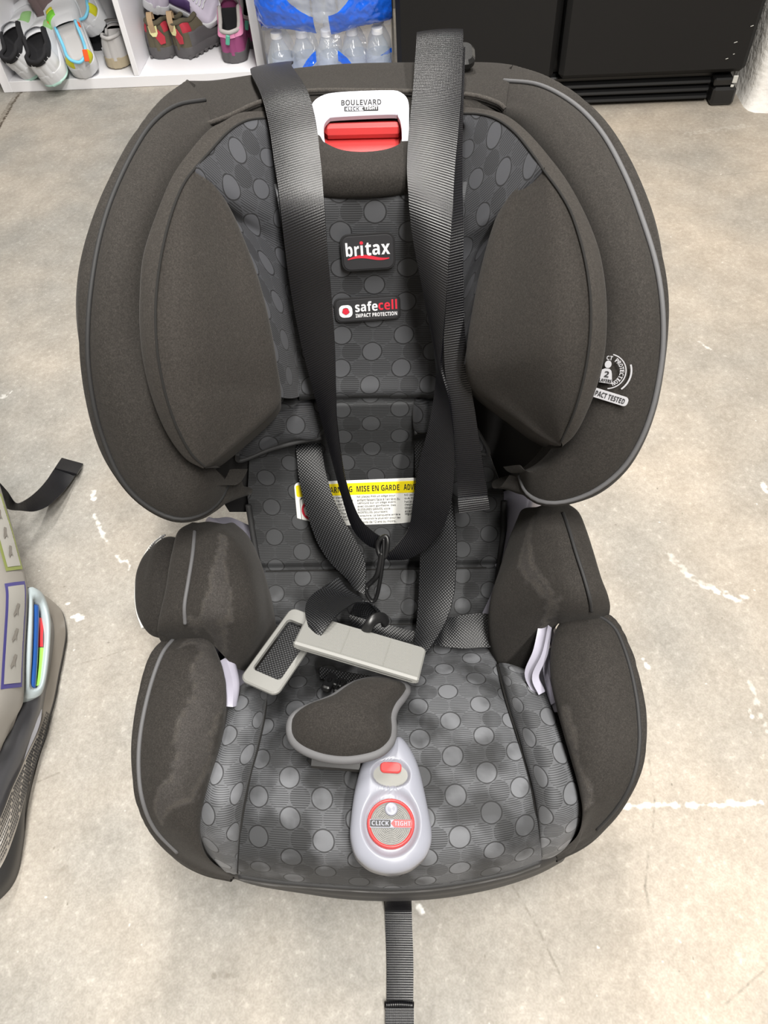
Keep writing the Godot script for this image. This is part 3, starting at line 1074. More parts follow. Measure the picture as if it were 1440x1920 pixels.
	plate(red, ellipse(19 * k, 21 * k, 36), ring_at, 0.0004, 0.0001, ellipse(15.5 * k, 17.5 * k, 32))
	box(red, Vector3(34 * k, 4.2 * k, 0.0004), ring_at * Transform3D(Basis(Vector3(0, 0, 1), -0.8), Vector3(0, 0, 0.0004)), 0.0001)
	plate(ink, PackedVector2Array([Vector2(-10, -8) * k, Vector2(9, -8) * k, Vector2(6, 9) * k, Vector2(-6, 9) * k]), ring_at, 0.0002, 0.00005, PackedVector2Array([Vector2(-8.6, -7) * k, Vector2(7.6, -7) * k, Vector2(5, 8) * k, Vector2(-5, 8) * k]))
	obj("warning_label", [b, M.label_white, y, M.label_yellow, ink, M.black_ink, red, M.red_ink], lb, "white and yellow three language warning label")

func seat_pan(t: Node3D):
	var wear := noise(7.0, 4, 21)
	var dusty := func(lo: float, hi: float) -> Callable:
		return func(p: Vector3, u, v):
			var k := lo + (hi - lo) * clampf(0.4 + wear.get_noise_3dv(p * 2.2) * 2.2, 0, 1)
			return Color(k, k, k * 1.01)
	# middle
	var c := [
		[[452, 1652, .12], [447, 1640, .165], [449, 1590, .208], [460, 1470, .224], [478, 1400, .226], [493, 1350, .222], [503, 1290, .214], [515, 1230, .195], [525, 1195, .19]],
		[[520, 1662, .12], [515, 1650, .165], [518, 1595, .215], [525, 1480, .232], [540, 1400, .236], [550, 1350, .232], [560, 1290, .222], [570, 1225, .195], [575, 1190, .19]],
		[[640, 1672, .12], [636, 1660, .165], [636, 1600, .218], [640, 1480, .236], [645, 1400, .238], [650, 1350, .235], [655, 1290, .224], [660, 1225, .195], [660, 1188, .19]],
		[[735, 1676, .12], [735, 1664, .163], [735, 1600, .214], [733, 1480, .232], [730, 1400, .235], [730, 1350, .232], [730, 1290, .222], [728, 1225, .195], [725, 1186, .19]],
		[[830, 1670, .12], [832, 1657, .165], [832, 1595, .217], [828, 1480, .235], [822, 1400, .237], [815, 1350, .234], [808, 1290, .223], [800, 1225, .195], [795, 1185, .19]],
		[[945, 1648, .12], [948, 1635, .165], [945, 1580, .214], [938, 1470, .231], [925, 1395, .235], [915, 1345, .231], [905, 1285, .221], [890, 1222, .195], [885, 1185, .19]],
		[[1012, 1626, .12], [1015, 1612, .165], [1013, 1560, .206], [1003, 1500, .218], [985, 1432, .225], [970, 1380, .224], [955, 1335, .22], [932, 1247, .20], [925, 1190, .19]]]
	var curves := c.map(func(q): return ups(q))
	var b := Buf.new()
	loft(b, curves, 120, 80, Vector3.UP, dusty.call(0.24, 0.72))
	var sp := obj("seat_cushion", [b, M.dotted_fabric], t)
	piping("front_hem", curves.map(func(q): return q[1] + Vector3(0, -0.004, 0)), 0.003, M.binding, sp)
	# bolsters
	for s in [0, 1]:
		var q := [
			[[432, 1645, .10], [425, 1640, .13], [405, 1618, .155], [383, 1590, .175], [371, 1545, .19], [377, 1490, .20], [393, 1430, .205], [410, 1370, .21], [428, 1310, .205], [448, 1285, .19]],
			[[434, 1645, .11], [420, 1632, .16], [396, 1602, .195], [376, 1565, .222], [371, 1530, .235], [380, 1480, .243], [396, 1420, .246], [415, 1355, .245], [438, 1302, .238], [462, 1280, .22]],
			[[437, 1645, .11], [424, 1625, .18], [408, 1590, .222], [397, 1550, .246], [397, 1510, .257], [405, 1460, .262], [420, 1405, .264], [438, 1350, .262], [458, 1302, .254], [474, 1282, .238]],
			[[440, 1643, .11], [434, 1630, .175], [428, 1590, .22], [425, 1550, .244], [427, 1510, .256], [436, 1450, .26], [450, 1400, .262], [466, 1350, .26], [478, 1305, .252], [486, 1284, .235]],
			[[444, 1641, .11], [442, 1632, .165], [443, 1600, .205], [445, 1560, .226], [451, 1510, .236], [464, 1450, .241], [478, 1400, .243], [490, 1350, .24], [497, 1310, .232], [499, 1288, .218]],
			[[446, 1640, .10], [446, 1636, .15], [448, 1605, .19], [451, 1560, .208], [458, 1510, .216], [471, 1450, .22], [484, 1400, .222], [495, 1350, .218], [501, 1310, .21], [503, 1290, .20]]] if s == 0 else [
			[[1014, 1614, .10], [1013, 1608, .15], [1011, 1575, .19], [1006, 1530, .208], [998, 1480, .216], [985, 1430, .22], [970, 1378, .222], [956, 1336, .218], [943, 1290, .21], [932, 1246, .195]],
			[[1016, 1614, .11], [1017, 1606, .165], [1015, 1572, .205], [1011, 1525, .226], [1004, 1478, .236], [992, 1430, .241], [978, 1378, .243], [965, 1334, .24], [950, 1285, .23], [937, 1243, .21]],
			[[1022, 1614, .11], [1030, 1600, .175], [1036, 1560, .22], [1034, 1515, .246], [1028, 1470, .257], [1015, 1420, .261], [1000, 1370, .262], [984, 1325, .258], [965, 1280, .246], [943, 1243, .222]],
			[[1026, 1613, .11], [1046, 1596, .175], [1060, 1555, .222], [1062, 1512, .246], [1056, 1465, .257], [1045, 1415, .262], [1030, 1365, .262], [1010, 1318, .257], [986, 1275, .245], [952, 1244, .222]],
			[[1030, 1612, .11], [1060, 1590, .165], [1082, 1555, .20], [1090, 1518, .228], [1088, 1475, .24], [1075, 1420, .245], [1060, 1368, .246], [1036, 1318, .243], [1004, 1270, .232], [960, 1246, .212]],
			[[1034, 1612, .10], [1066, 1590, .13], [1088, 1555, .16], [1097, 1515, .185], [1094, 1475, .20], [1081, 1420, .205], [1066, 1368, .21], [1042, 1318, .205], [1010, 1268, .195], [966, 1244, .19]]]
		b = Buf.new()
		loft(b, q.map(func(z): return ups(z)), 90, 44, Vector3.UP, dusty.call(0.62, 1.05))
		var bo := obj("seat_bolster", [b, M.dotted_fabric], t)
		piping("stitch_line", ups(q[5 if s == 0 else 0].slice(1), 0.006), 0.0012, M.seam, bo)

func sunk(a: Array, by: float, aside: Vector3) -> Array:
	var o := []
	for k in a.size():
		o.append(Vector3(a[k].x, maxf(a[k].y - by, minf(a[k].y, 0.115)), a[k].z) + aside)
	return o

func stain(lines: Array, lo: Color, hi: Color) -> Callable:      # dried tide marks: [outline (sight points with height), pale]
	return func(_p: Vector3, _u, _v): return lo

func arms(t: Node3D):
	var spot := noise(22.0, 3, 8)
	# worn and tide-marked regions are outlined on the covers themselves (x, z of the ground plan)
	var plan := func(a: Array) -> PackedVector2Array:
		var o := PackedVector2Array()
		for p in ups(a):
			o.append(Vector2(p.x, p.z))
		return o
	var paint := func(poly: PackedVector2Array) -> Callable:
		return func(p: Vector3, _u, _v):
			var q := Vector2(p.x, p.z)
			var k := 0.55 + 0.05 * spot.get_noise_3dv(p * 3.0)
			var pale := 0.0
			if poly.size():
				var d := 1.0
				for j in poly.size():
					d = minf(d, Geometry2D.get_closest_point_to_segment(q, poly[j], poly[(j + 1) % poly.size()]).distance_to(q))
				d += 0.002 * spot.get_noise_3dv(p * 4.0)
				if Geometry2D.is_point_in_polygon(q, poly):
					pale = 0.34 + 0.4 * clampf(0.5 + spot.get_noise_3dv(p), 0, 1) * clampf(1.0 - d / 0.04, 0, 1)
				pale = maxf(pale, clampf(1.5 - d / 0.0016, 0, 0.95))
			k += 0.5 * pale
			return Color(k - 0.02 * pale, k, k + 0.06 * pale)
	# lower arms
	for s in [0, 1]:
		var outer := [[320, 1193, .29], [284, 1230, .30], [263, 1300, .295], [251, 1390, .287], [252, 1450, .272], [261, 1510, .252], [285, 1565, .212], [325, 1608, .172], [380, 1638, .137], [432, 1650, .115]] if s == 0 else [[1128, 1150, .30], [1150, 1164, .30], [1167, 1193, .30], [1186, 1240, .30], [1200, 1297, .293], [1208, 1340, .288], [1209, 1390, .28], [1202, 1440, .268], [1187, 1480, .252], [1162, 1525, .222], [1130, 1560, .187], [1092, 1587, .155], [1045, 1612, .12]]
		var pipe := [[326, 1197, .30], [303, 1228, .309], [281, 1290, .305], [264, 1370, .297], [260, 1440, .284], [268, 1503, .264], [291, 1555, .228], [332, 1598, .188], [386, 1630, .15], [434, 1646, .125]] if s == 0 else [[1118, 1153, .308], [1142, 1167, .31], [1160, 1190, .31], [1180, 1245, .308], [1193, 1305, .302], [1198, 1350, .296], [1199, 1390, .29], [1193, 1438, .278], [1178, 1480, .262], [1152, 1520, .235], [1120, 1555, .20], [1085, 1580, .168], [1044, 1606, .13]]
		var crown := [[358, 1186, .305], [352, 1240, .32], [338, 1320, .318], [328, 1400, .308], [325, 1480, .288], [335, 1550, .25], [366, 1600, .205], [410, 1630, .165], [437, 1644, .13]] if s == 0 else [[1095, 1148, .308], [1105, 1185, .32], [1118, 1250, .322], [1128, 1320, .316], [1136, 1390, .304], [1136, 1440, .29], [1128, 1490, .268], [1112, 1530, .235], [1092, 1565, .195], [1068, 1590, .165], [1042, 1606, .13]]
		var inner := [[395, 1196, .295], [414, 1250, .297], [418, 1310, .293], [406, 1380, .288], [388, 1450, .272], [373, 1530, .248], [376, 1580, .22], [398, 1616, .185], [440, 1642, .13]] if s == 0 else [[1060, 1155, .295], [1044, 1178, .297], [1036, 1215, .297], [1038, 1270, .295], [1050, 1325, .29], [1066, 1385, .285], [1081, 1440, .275], [1092, 1495, .26], [1093, 1530, .245], [1080, 1570, .20], [1040, 1604, .13]]
		var o := ups(outer)
		var i := ups(inner)
		var in_dir := turned(1 if s == 0 else -1, 0, 0)
		var low := []
		var floor_ := []
		for k in o.size():
			low.append(Vector3(o[k].x, lerpf(o[k].y, 0.1, 0.45), o[k].z) + in_dir * 0.012 * taper(k, o.size()))
			floor_.append(Vector3(o[k].x, minf(o[k].y - 0.02, 0.07), o[k].z) + in_dir * 0.045 * taper(k, o.size()) + turned(0, 0, -0.02) * (1.0 - taper(k, o.size())))
		var b := Buf.new()
		var poly: PackedVector2Array = plan.call([[400, 1195, .295], [355, 1196, .31], [338, 1212, .315], [362, 1197, .315], [378, 1225, .315], [360, 1250, .318], [366, 1300, .318], [348, 1325, .318], [333, 1370, .31], [330, 1420, .305], [322, 1465, .29], [305, 1480, .28], [290, 1518, .262], [300, 1540, .25], [360, 1500, .27], [390, 1420, .285], [420, 1310, .293], [414, 1240, .297]]) if s == 0 else plan.call([[1055, 1325, .295], [1065, 1335, .295], [1070, 1360, .295], [1080, 1395, .29], [1082, 1430, .285], [1096, 1460, .275], [1108, 1495, .262], [1106, 1510, .255], [1094, 1520, .25], [1060, 1400, .27]])
		loft(b, [floor_, low, o, ups(pipe), ups(crown), i, sunk(i, 0.05, -in_dir * 0.006), sunk(i, 0.14, Vector3.ZERO)], 240, 120, Vector3.UP - in_dir * 0.5, paint.call(poly))
		var a := obj("arm_cover", [b, M.brown_fabric], t)
		piping("piping", ups(pipe.slice(0, pipe.size() - 2), 0.001), 0.0021 if s == 0 else 0.002, M.worn_binding if s == 0 else M.binding, a)
	# upper arms
	for s in [0, 1]:
		var outer := [[358, 982, .345], [334, 996, .358], [324, 1030, .362], [318, 1060, .362], [312, 1100, .358], [302, 1145, .348], [297, 1180, .33], [305, 1200, .30]] if s == 0 else [[1066, 946, .345], [1085, 960, .358], [1098, 990, .362], [1111, 1030, .362], [1126, 1080, .358], [1139, 1115, .345], [1142, 1140, .325], [1132, 1162, .30]]
		var seam := [[372, 980, .35], [365, 996, .366], [361, 1040, .375], [353, 1090, .372], [346, 1135, .362], [347, 1170, .345], [352, 1200, .305]] if s == 0 else [[1050, 944, .35], [1056, 962, .366], [1068, 996, .375], [1080, 1036, .375], [1095, 1082, .368], [1106, 1122, .355], [1109, 1146, .335], [1105, 1165, .305]]
		var crown := [[392, 978, .35], [402, 1000, .368], [408, 1045, .376], [410, 1090, .374], [408, 1130, .365], [402, 1165, .348], [390, 1202, .30]] if s == 0 else [[1028, 944, .35], [1028, 964, .366], [1034, 1000, .374], [1044, 1045, .372], [1054, 1090, .365], [1062, 1125, .352], [1062, 1150, .332], [1055, 1170, .30]]
		var inner := [[418, 982, .345], [438, 1004, .355], [458, 1040, .355], [470, 1085, .348], [478, 1130, .336], [478, 1170, .318], [462, 1215, .292], [440, 1250, .265]] if s == 0 else [[1008, 950, .345], [1000, 970, .352], [990, 1005, .352], [978, 1048, .345], [985, 1095, .335], [1000, 1135, .322], [1015, 1160, .305], [1040, 1178, .285]]
		var deep := [[444, 985, .30], [466, 1006, .30], [486, 1050, .295], [496, 1095, .285], [502, 1140, .27], [500, 1190, .25], [484, 1240, .225], [470, 1265, .205]] if s == 0 else [[975, 960, .30], [955, 1010, .30], [938, 1064, .295], [924, 1112, .285], [922, 1160, .262], [934, 1207, .235], [950, 1245, .21], [990, 1256, .205]]
		var o := ups(outer)
		var in_dir := turned(1 if s == 0 else -1, 0, 0)
		var low := []
		for k in o.size():
			low.append(o[k] + Vector3(0, -0.10, 0) + in_dir * 0.012)
		var b := Buf.new()
		var poly: PackedVector2Array = plan.call([[412, 998, .368], [412, 1025, .375], [404, 1060, .375], [396, 1090, .374], [394, 1112, .37], [378, 1140, .366], [372, 1162, .355], [352, 1158, .355], [362, 1172, .35], [400, 1172, .345], [428, 1150, .355], [432, 1110, .365], [422, 1060, .37], [424, 1010, .365]]) if s == 0 else plan.call([[1000, 965, .352], [990, 1020, .352], [996, 1060, .352], [1010, 1085, .348], [1022, 1110, .34], [1032, 1140, .33], [1040, 1158, .315], [1028, 1150, .32], [1010, 1120, .33], [990, 1090, .338], [975, 1055, .345], [990, 990, .352]])
		loft(b, [low, moved(o, Vector3(0, -0.03, 0) - in_dir * 0.001), o, ups(seam), ups(crown), ups(inner), ups(deep), moved(ups(deep), Vector3.DOWN * 0.06)], 200, 120, Vector3.UP, paint.call(poly))
		# rounded back end
		var a := obj("hip_cover", [b, M.brown_fabric], t)
		piping("piping", ups(seam.slice(1, seam.size() - 1), 0.002), 0.0019 if s == 0 else 0.0018, M.worn_binding if s == 0 else M.binding, a)
	# side pocket with a zip on the viewer's left
	var o := ups([[330, 1010, .31], [318, 1014, .30], [296, 1034, .285], [278, 1070, .275], [271, 1110, .27], [274, 1150, .265], [284, 1180, .265], [302, 1196, .27], [330, 1150, .29], [335, 1060, .31]])
	var b := Buf.new()
	pad(b, o, 0.02, 0.02, 0.08, Vector3.UP, 50, 0.004, func(_p, _u, _v): return Color(0.42, 0.42, 0.42))
	var pk := obj("side_pocket", [b, M.brown_fabric], t)
	var zip := ups([[318, 1014, .302], [296, 1034, .288], [278, 1070, .278], [271, 1110, .273], [274, 1150, .268], [284, 1180, .268]])
	var line := spline(zip, 42)
	var teeth := Buf.new()
	for k in 42:
		box(teeth, Vector3(0.0042, 0.0018, 0.0018), Transform3D(Basis(Vector3.UP, 0.3 - k * 0.02), line[k] + turned(-0.0015, 0.016, 0.004)), 0.0005)
	var tp := Buf.new()
	tube(tp, moved(zip, turned(-0.0045, 0.011, 0.003)), 0.003, 8, 50)
	obj("zipper", [teeth, M.metal, tp, M.label_white], pk, "pale zip with metal teeth")

func seat_shell(t: Node3D):
	# plastic tub: two side walls and a back, seen through the gaps of the cover
	var sh: MeshInstance3D
	for s in [0, 1]:
		var shell := Buf.new()
		var a := [[405, 972, .87], [422, 988, .865], [440, 1016, .86], [452, 1060, .845], [455, 1130, .83], [447, 1210, .80], [430, 1262, .765], [424, 1320, .735]] if s == 0 else [[985, 920, .86], [978, 955, .85], [970, 1000, .845], [962, 1050, .84], [975, 1120, .82], [1005, 1200, .785], [1020, 1262, .75], [1035, 1320, .725]]
		var c := [[432, 970, .895], [448, 985, .895], [470, 1016, .895], [482, 1060, .89], [490, 1130, .88], [490, 1210, .855], [462, 1270, .81], [440, 1330, .76]] if s == 0 else [[948, 920, .885], [945, 955, .885], [942, 1000, .885], [935, 1060, .885], [935, 1130, .87], [960, 1210, .835], [1000, 1270, .79], [1030, 1330, .745]]
		var aa := ats(a, 0.035 if s == 0 else 0.012)
		var cc := ats(c, 0.03 if s == 0 else 0.012)
		var out := turned(-1 if s == 0 else 1, 0, 0)
		loft(shell, [moved(aa, out * 0.03 + Vector3.DOWN * 0.06), moved(aa, out * 0.012), aa, cc, moved(cc, -out * 0.02 + Vector3.DOWN * 0.02)], 60, 20, -out + Vector3.UP)
		box(shell, Vector3(0.012, 0.20, 0.36), Transform3D(Basis(Vector3.UP, YAW), turned(-0.213 if s == 0 else 0.172, 0.13, -0.40)), 0.004)
		sh = obj("shell_wall", [shell, M.shell_plastic], t, "pale lilac grey plastic shell")
	# ribs of the shell in the gap between the arm covers
	for s in [0, 1]:
		var b := Buf.new()
		var q := [[[418, 1236, .275], [430, 1280, .27], [429, 1325, .262]], [[438, 1250, .262], [443, 1285, .258], [434, 1318, .25]]] if s == 0 else [[[1032, 1170, .29], [1022, 1225, .283], [1004, 1268, .268], [1016, 1300, .258]], [[1015, 1166, .285], [1005, 1220, .275], [990, 1262, .258], [1004, 1296, .25]]]
		ribbon(b, ups(q[0]), ups(q[1]), 0.008, 24, 5, 0.003)
		if s == 1:
			ribbon(b, ups([[1036, 1215, .27], [1034, 1262, .265], [1052, 1335, .258]]), ups([[1026, 1218, .262], [1024, 1265, .256], [1044, 1335, .25]]), 0.006, 24, 5, 0.002)
		obj("shell_rib", [b, M.shell_plastic], sh)
	# dark lining behind the pads
	var lin := Buf.new()
	var rows := []
	for q in [[420, 960, 262, .80], [330, 1060, 400, .78], [300, 1100, 600, .80], [320, 1090, 780, .83], [380, 1040, 880, .87], [430, 990, 960, .93]]:
		var row := []
		for k in 7:
			var sft := k / 6.0
			row.append(at(lerpf(q[0], q[1], sft), q[2], q[3] + 0.06 * sin(PI * sft)))
		rows.append(row)
	var curves := []
	for k in 7:
		curves.append(rows.map(func(r): return r[k]))
	loft(lin, curves, 40, 30, turned(0, 0, 1))
	loft(lin, curves.map(func(cv): return moved(cv, turned(0, 0.02, -0.05))), 40, 30, turned(0, 0, -1))
	obj("back_lining", [lin, M.black_cloth], t)
	# base on the floor
	var b := Buf.new()
	var rim := [[405, 1630, .09], [470, 1652, .085], [560, 1668, .08], [650, 1680, .078], [735, 1683, .078], [830, 1677, .08], [930, 1658, .085], [1010, 1632, .09], [1060, 1606, .095]]
	var rr := ups(rim)
	var foot := []
	for p in rr:
		foot.append(Vector3(p.x, 0.0, p.z) + turned(0, 0, -0.03))
	var upin := ups([[440, 1636, .13], [500, 1650, .13], [580, 1660, .13], [660, 1668, .13], [735, 1670, .13], [820, 1664, .13], [910, 1648, .13], [990, 1625, .13], [1040, 1602, .13]])
	loft(b, [foot, rr.map(func(p): return Vector3(p.x, p.y * 0.5, p.z) + turned(0, 0, -0.004)), rr, upin, moved(upin, turned(0, 0.03, -0.05))], 70, 24, turned(0, 0, 1))
	box(b, Vector3(0.36, 0.10, 0.46), Transform3D(Basis(Vector3.UP, YAW), turned(-0.02, 0, -0.45) + Vector3(0, 0.05, 0)), 0.02)
	box(b, Vector3(0.34, 0.34, 0.06), Transform3D(Basis(Vector3.UP, YAW) * Basis(Vector3.RIGHT, -0.35), turned(-0.015, 0, -0.66) + Vector3(0, 0.25, 0)), 0.02)
	obj("base", [b, M.dark_plastic], t, "dark plastic base")

func straps(t: Node3D):
	# top tether: left run, right run (two layers) and the hook between them
	var b := Buf.new()
	var l := [[474, 128, .80], [470, 136, .752], [490, 180, .69], [504, 235, .668], [514, 300, .66], [525, 380, .655], [535, 470, .672], [548, 560, .70], [566, 650, .73], [590, 740, .762], [614, 830, .795], [641, 930, .83], [662, 992, .845], [690, 1022, .85], [714, 1030, .85]]
	var r := [[550, 116, .80], [548, 126, .752], [575, 168, .692], [592, 225, .668], [601, 300, .66], [608, 380, .655], [614, 470, .672], [622, 560, .70], [628, 650, .728], [630, 740, .755], [633, 800, .778], [648, 900, .815], [672, 968, .832], [700, 998, .838], [718, 1008, .84]]
	ribbon(b, ats(l), ats(r), 0.0018, 110, 7, 0.001)
	var te := obj("tether_strap", [b, M.webbing], t, "black ribbed webbing hanging over the back in a V")
	b = Buf.new()
	l = [[784, 110, .80], [782, 62, .745], [779, 100, .71], [775, 160, .68], [769, 220, .66], [763, 300, .648], [766, 370, .645], [773, 440, .656], [790, 530, .678], [806, 610, .705], [815, 660, .722], [818, 710, .735], [806, 790, .752], [788, 860, .775], [776, 930, .80], [766, 990, .825], [738, 1028, .838], [722, 1040, .842]]
	r = [[868, 108, .80], [868, 56, .745], [868, 95, .71], [866, 160, .68], [861, 225, .66], [853, 310, .648], [848, 400, .647], [842, 480, .66], [836, 570, .683], [830, 650, .708], [828, 690, .72], [842, 745, .728], [850, 810, .748], [852, 880, .772], [842, 960, .80], [815, 1012, .826], [770, 1046, .842], [728, 1050, .85]]
	ribbon(b, ats(l), ats(r), 0.0018, 120, 7, 0.0012)
	var l2 := [[850, 90, .725], [853, 160, .688], [852, 230, .668], [848, 320, .656], [844, 420, .658], [838, 520, .676], [832, 610, .70], [834, 690, .722], [844, 760, .742], [852, 850, .77], [858, 910, .79], [860, 962, .80]]
	var r2 := [[872, 90, .73], [870, 160, .69], [867, 240, .67], [866, 330, .66], [868, 430, .663], [868, 520, .68], [870, 600, .70], [878, 690, .722], [892, 780, .745], [904, 860, .768], [912, 910, .785], [917, 954, .798]]
	ribbon(b, ats(l2), ats(r2), 0.0018, 100, 6, 0.0)
	# folded, stitched tail end
	ribbon(b, ats([[859, 936, .793], [860, 950, .794], [861, 962, .796]]), ats([[914, 930, .788], [916, 940, .789], [918, 954, .792]]), 0.0035, 8, 5)
	obj("strap_run", [b, M.webbing], te)
	# hook: flat steel bar with an eye and a spring gate
	b = Buf.new()
	tube(b, ats([[720, 1008, .832], [719, 1040, .835], [714, 1080, .842], [708, 1112, .85], [702, 1126, .853], [694, 1124, .853], [686, 1108, .85], [690, 1100, .848]]), 0.0042, 8, 60, false, null, 0.55)
	tube(b, ats([[716, 1036, .834], [708, 1075, .84], [698, 1090, .846], [686, 1100, .85]]), 0.003, 8, 30)
	tube(b, ats([[712, 1012, .832], [724, 1006, .83], [727, 1020, .83], [722, 1044, .834], [712, 1040, .836], [708, 1024, .835]]), 0.0028, 8, 40, true)
	obj("tether_hook", [b, M.black_plastic], te, "black tether hook at the bottom of the V")
	# plastic slide adjuster behind the right run
	b = Buf.new()
	var f := frame(at(868, 92, .742), at(900, 92, .742), at(868, 60, .75))
	plate(b, rounded(0.022, 0.030, 0.0095), f * Transform3D(Basis.IDENTITY, Vector3(0.0015, 0, -0.01)), 0.008, 0.003)
	obj("strap_adjuster", [b, mat("smoked_plastic", Color8(30, 30, 30), 0.25)], te, "rounded dark plastic slide behind the tall strap")
	# harness webbing
	b = Buf.new()
	var hl := [[553, 826, .858], [556, 850, .852], [560, 890, .852], [568, 930, .855], [580, 975, .858], [597, 1020, .86], [620, 1055, .858], [650, 1085, .85], [665, 1105, .845]]
	var hr := [[600, 824, .858], [604, 850, .852], [612, 890, .85], [624, 930, .85], [644, 975, .85], [668, 1015, .848], [684, 1050, .845], [686, 1085, .842], [684, 1115, .842]]
	ribbon(b, ats(hl), ats(hr), 0.0016, 80, 7, 0.001)
	var hs := obj("harness_strap", [b, M.harness_webbing], t, "black basket weave harness webbing")
	b = Buf.new()
	# loop that leads down to the tongue plate
	ribbon(b, ats([[632, 1082, .845], [612, 1098, .832], [590, 1112, .815], [576, 1128, .795], [572, 1146, .775], [576, 1166, .76], [582, 1190, .752], [584, 1212, .75]]), ats([[650, 1106, .84], [690, 1130, .835], [668, 1130, .815], [650, 1140, .79], [634, 1152, .768], [616, 1172, .752], [602, 1192, .748], [594, 1214, .748]]), 0.0016, 60, 7, 0.001)
	ribbon(b, ats([[656, 1150, .845], [668, 1130, .832], [690, 1128, .828], [702, 1140, .832], [706, 1150, .84]]), ats([[672, 1160, .855], [684, 1160, .85], [700, 1158, .85], [720, 1160, .852], [716, 1170, .858]]), 0.0016, 24, 5, 0.002)
	obj("strap_loop", [b, M.harness_webbing], hs)
	b = Buf.new()
	hl = [[776, 806, .858], [778, 850, .858], [780, 900, .86], [786, 960, .858], [788, 1020, .852], [787, 1080, .845], [784, 1140, .83], [779, 1190, .81], [774, 1225, .785], [768, 1256, .762]]
	hr = [[822, 806, .852], [830, 850, .848], [842, 900, .842], [852, 960, .835], [856, 1020, .828], [855, 1070, .825], [850, 1120, .82], [836, 1165, .81], [810, 1210, .79], [770, 1260, .762]]
	ribbon(b, ats(hl), ats(hr), 0.0016, 90, 7, 0.002)
	var hs2 := obj("harness_strap", [b, M.harness_webbing], t, "black basket weave harness webbing")
	# hip webbing on the right, then under the tongue to the left
	b = Buf.new()
	ribbon(b, ats([[920, 1152, .845], [900, 1150, .85], [860, 1155, .85], [836, 1163, .842], [820, 1180, .832]]), ats([[930, 1215, .83], [905, 1214, .835], [870, 1216, .834], [830, 1212, .83], [815, 1206, .825]]), 0.0016, 40, 6, 0.002)
	ribbon(b, ats([[820, 1186, .83], [770, 1182, .84], [730, 1172, .846], [690, 1162, .848], [655, 1152, .846]]), ats([[825, 1210, .83], [775, 1204, .835], [735, 1196, .842], [695, 1184, .848], [660, 1172, .85]]), 0.0016, 40, 6, 0.001)
	obj("hip_webbing", [b, M.harness_webbing], hs2)
	b = Buf.new()
	ribbon(b, ats([[922, 1160, .843], [928, 1185, .838], [932, 1218, .83]]), ats([[926, 1158, .843], [932, 1184, .838], [936, 1216, .83]]), 0.002, 10, 3)
	obj("webbing_fray", [b, M.label_white], hs2, "pale sewn edge of the hip webbing")
	# crotch webbing under the tongue plates
	b = Buf.new()
	ribbon(b, ats([[600, 1250, .80], [640, 1258, .79], [690, 1266, .78], [740, 1272, .775]]), ats([[600, 1272, .795], [640, 1282, .785], [690, 1292, .775], [745, 1296, .77]]), 0.0016, 30, 5, 0.001)
	obj("crotch_webbing", [b, M.harness_webbing], t)
	# adjuster strap running out over the floor
	b = Buf.new()
	var al := [ats([[722, 1664, .80]])[0], up(723, 1674, .06), up(722, 1700, .012), up(723, 1740, .004), up(725, 1800, .003), up(725, 1860, .003), up(724, 1925, .003), up(724, 1960, .003)]
	var ar := [ats([[770, 1662, .80]])[0], up(771, 1672, .06), up(772, 1700, .012), up(773, 1740, .004), up(775, 1800, .003), up(775, 1860, .003), up(774, 1925, .003), up(774, 1960, .003)]
	ribbon(b, al, ar, 0.0018, 80, 6, 0.0006)
	ribbon(b, [up(723, 1890, .008), up(723, 1925, .007), up(723, 1960, .007)], [up(776, 1890, .008), up(776, 1925, .007), up(775, 1960, .007)], 0.0022, 10, 6)
	tube(b, [up(722, 1884, .007), up(750, 1883, .008), up(776, 1885, .007)], 0.0036, 8, 12)
	obj("adjuster_strap", [b, M.webbing], t, "black strap running forward over the floor")

func tongue(pts: Array, hole: Array, f: Transform3D, k: float, m: Array) -> Array:
	var o := PackedVector2Array()
	var h := PackedVector2Array()
	for p in pts:
		o.append(Vector2(p[0], p[1]) * k)
	for p in hole:
		h.append(Vector2(p[0], p[1]) * k)
	var b := Buf.new()
	plate(b, o, f, 0.004, 0.0015, h)
	return [b, m[0]]

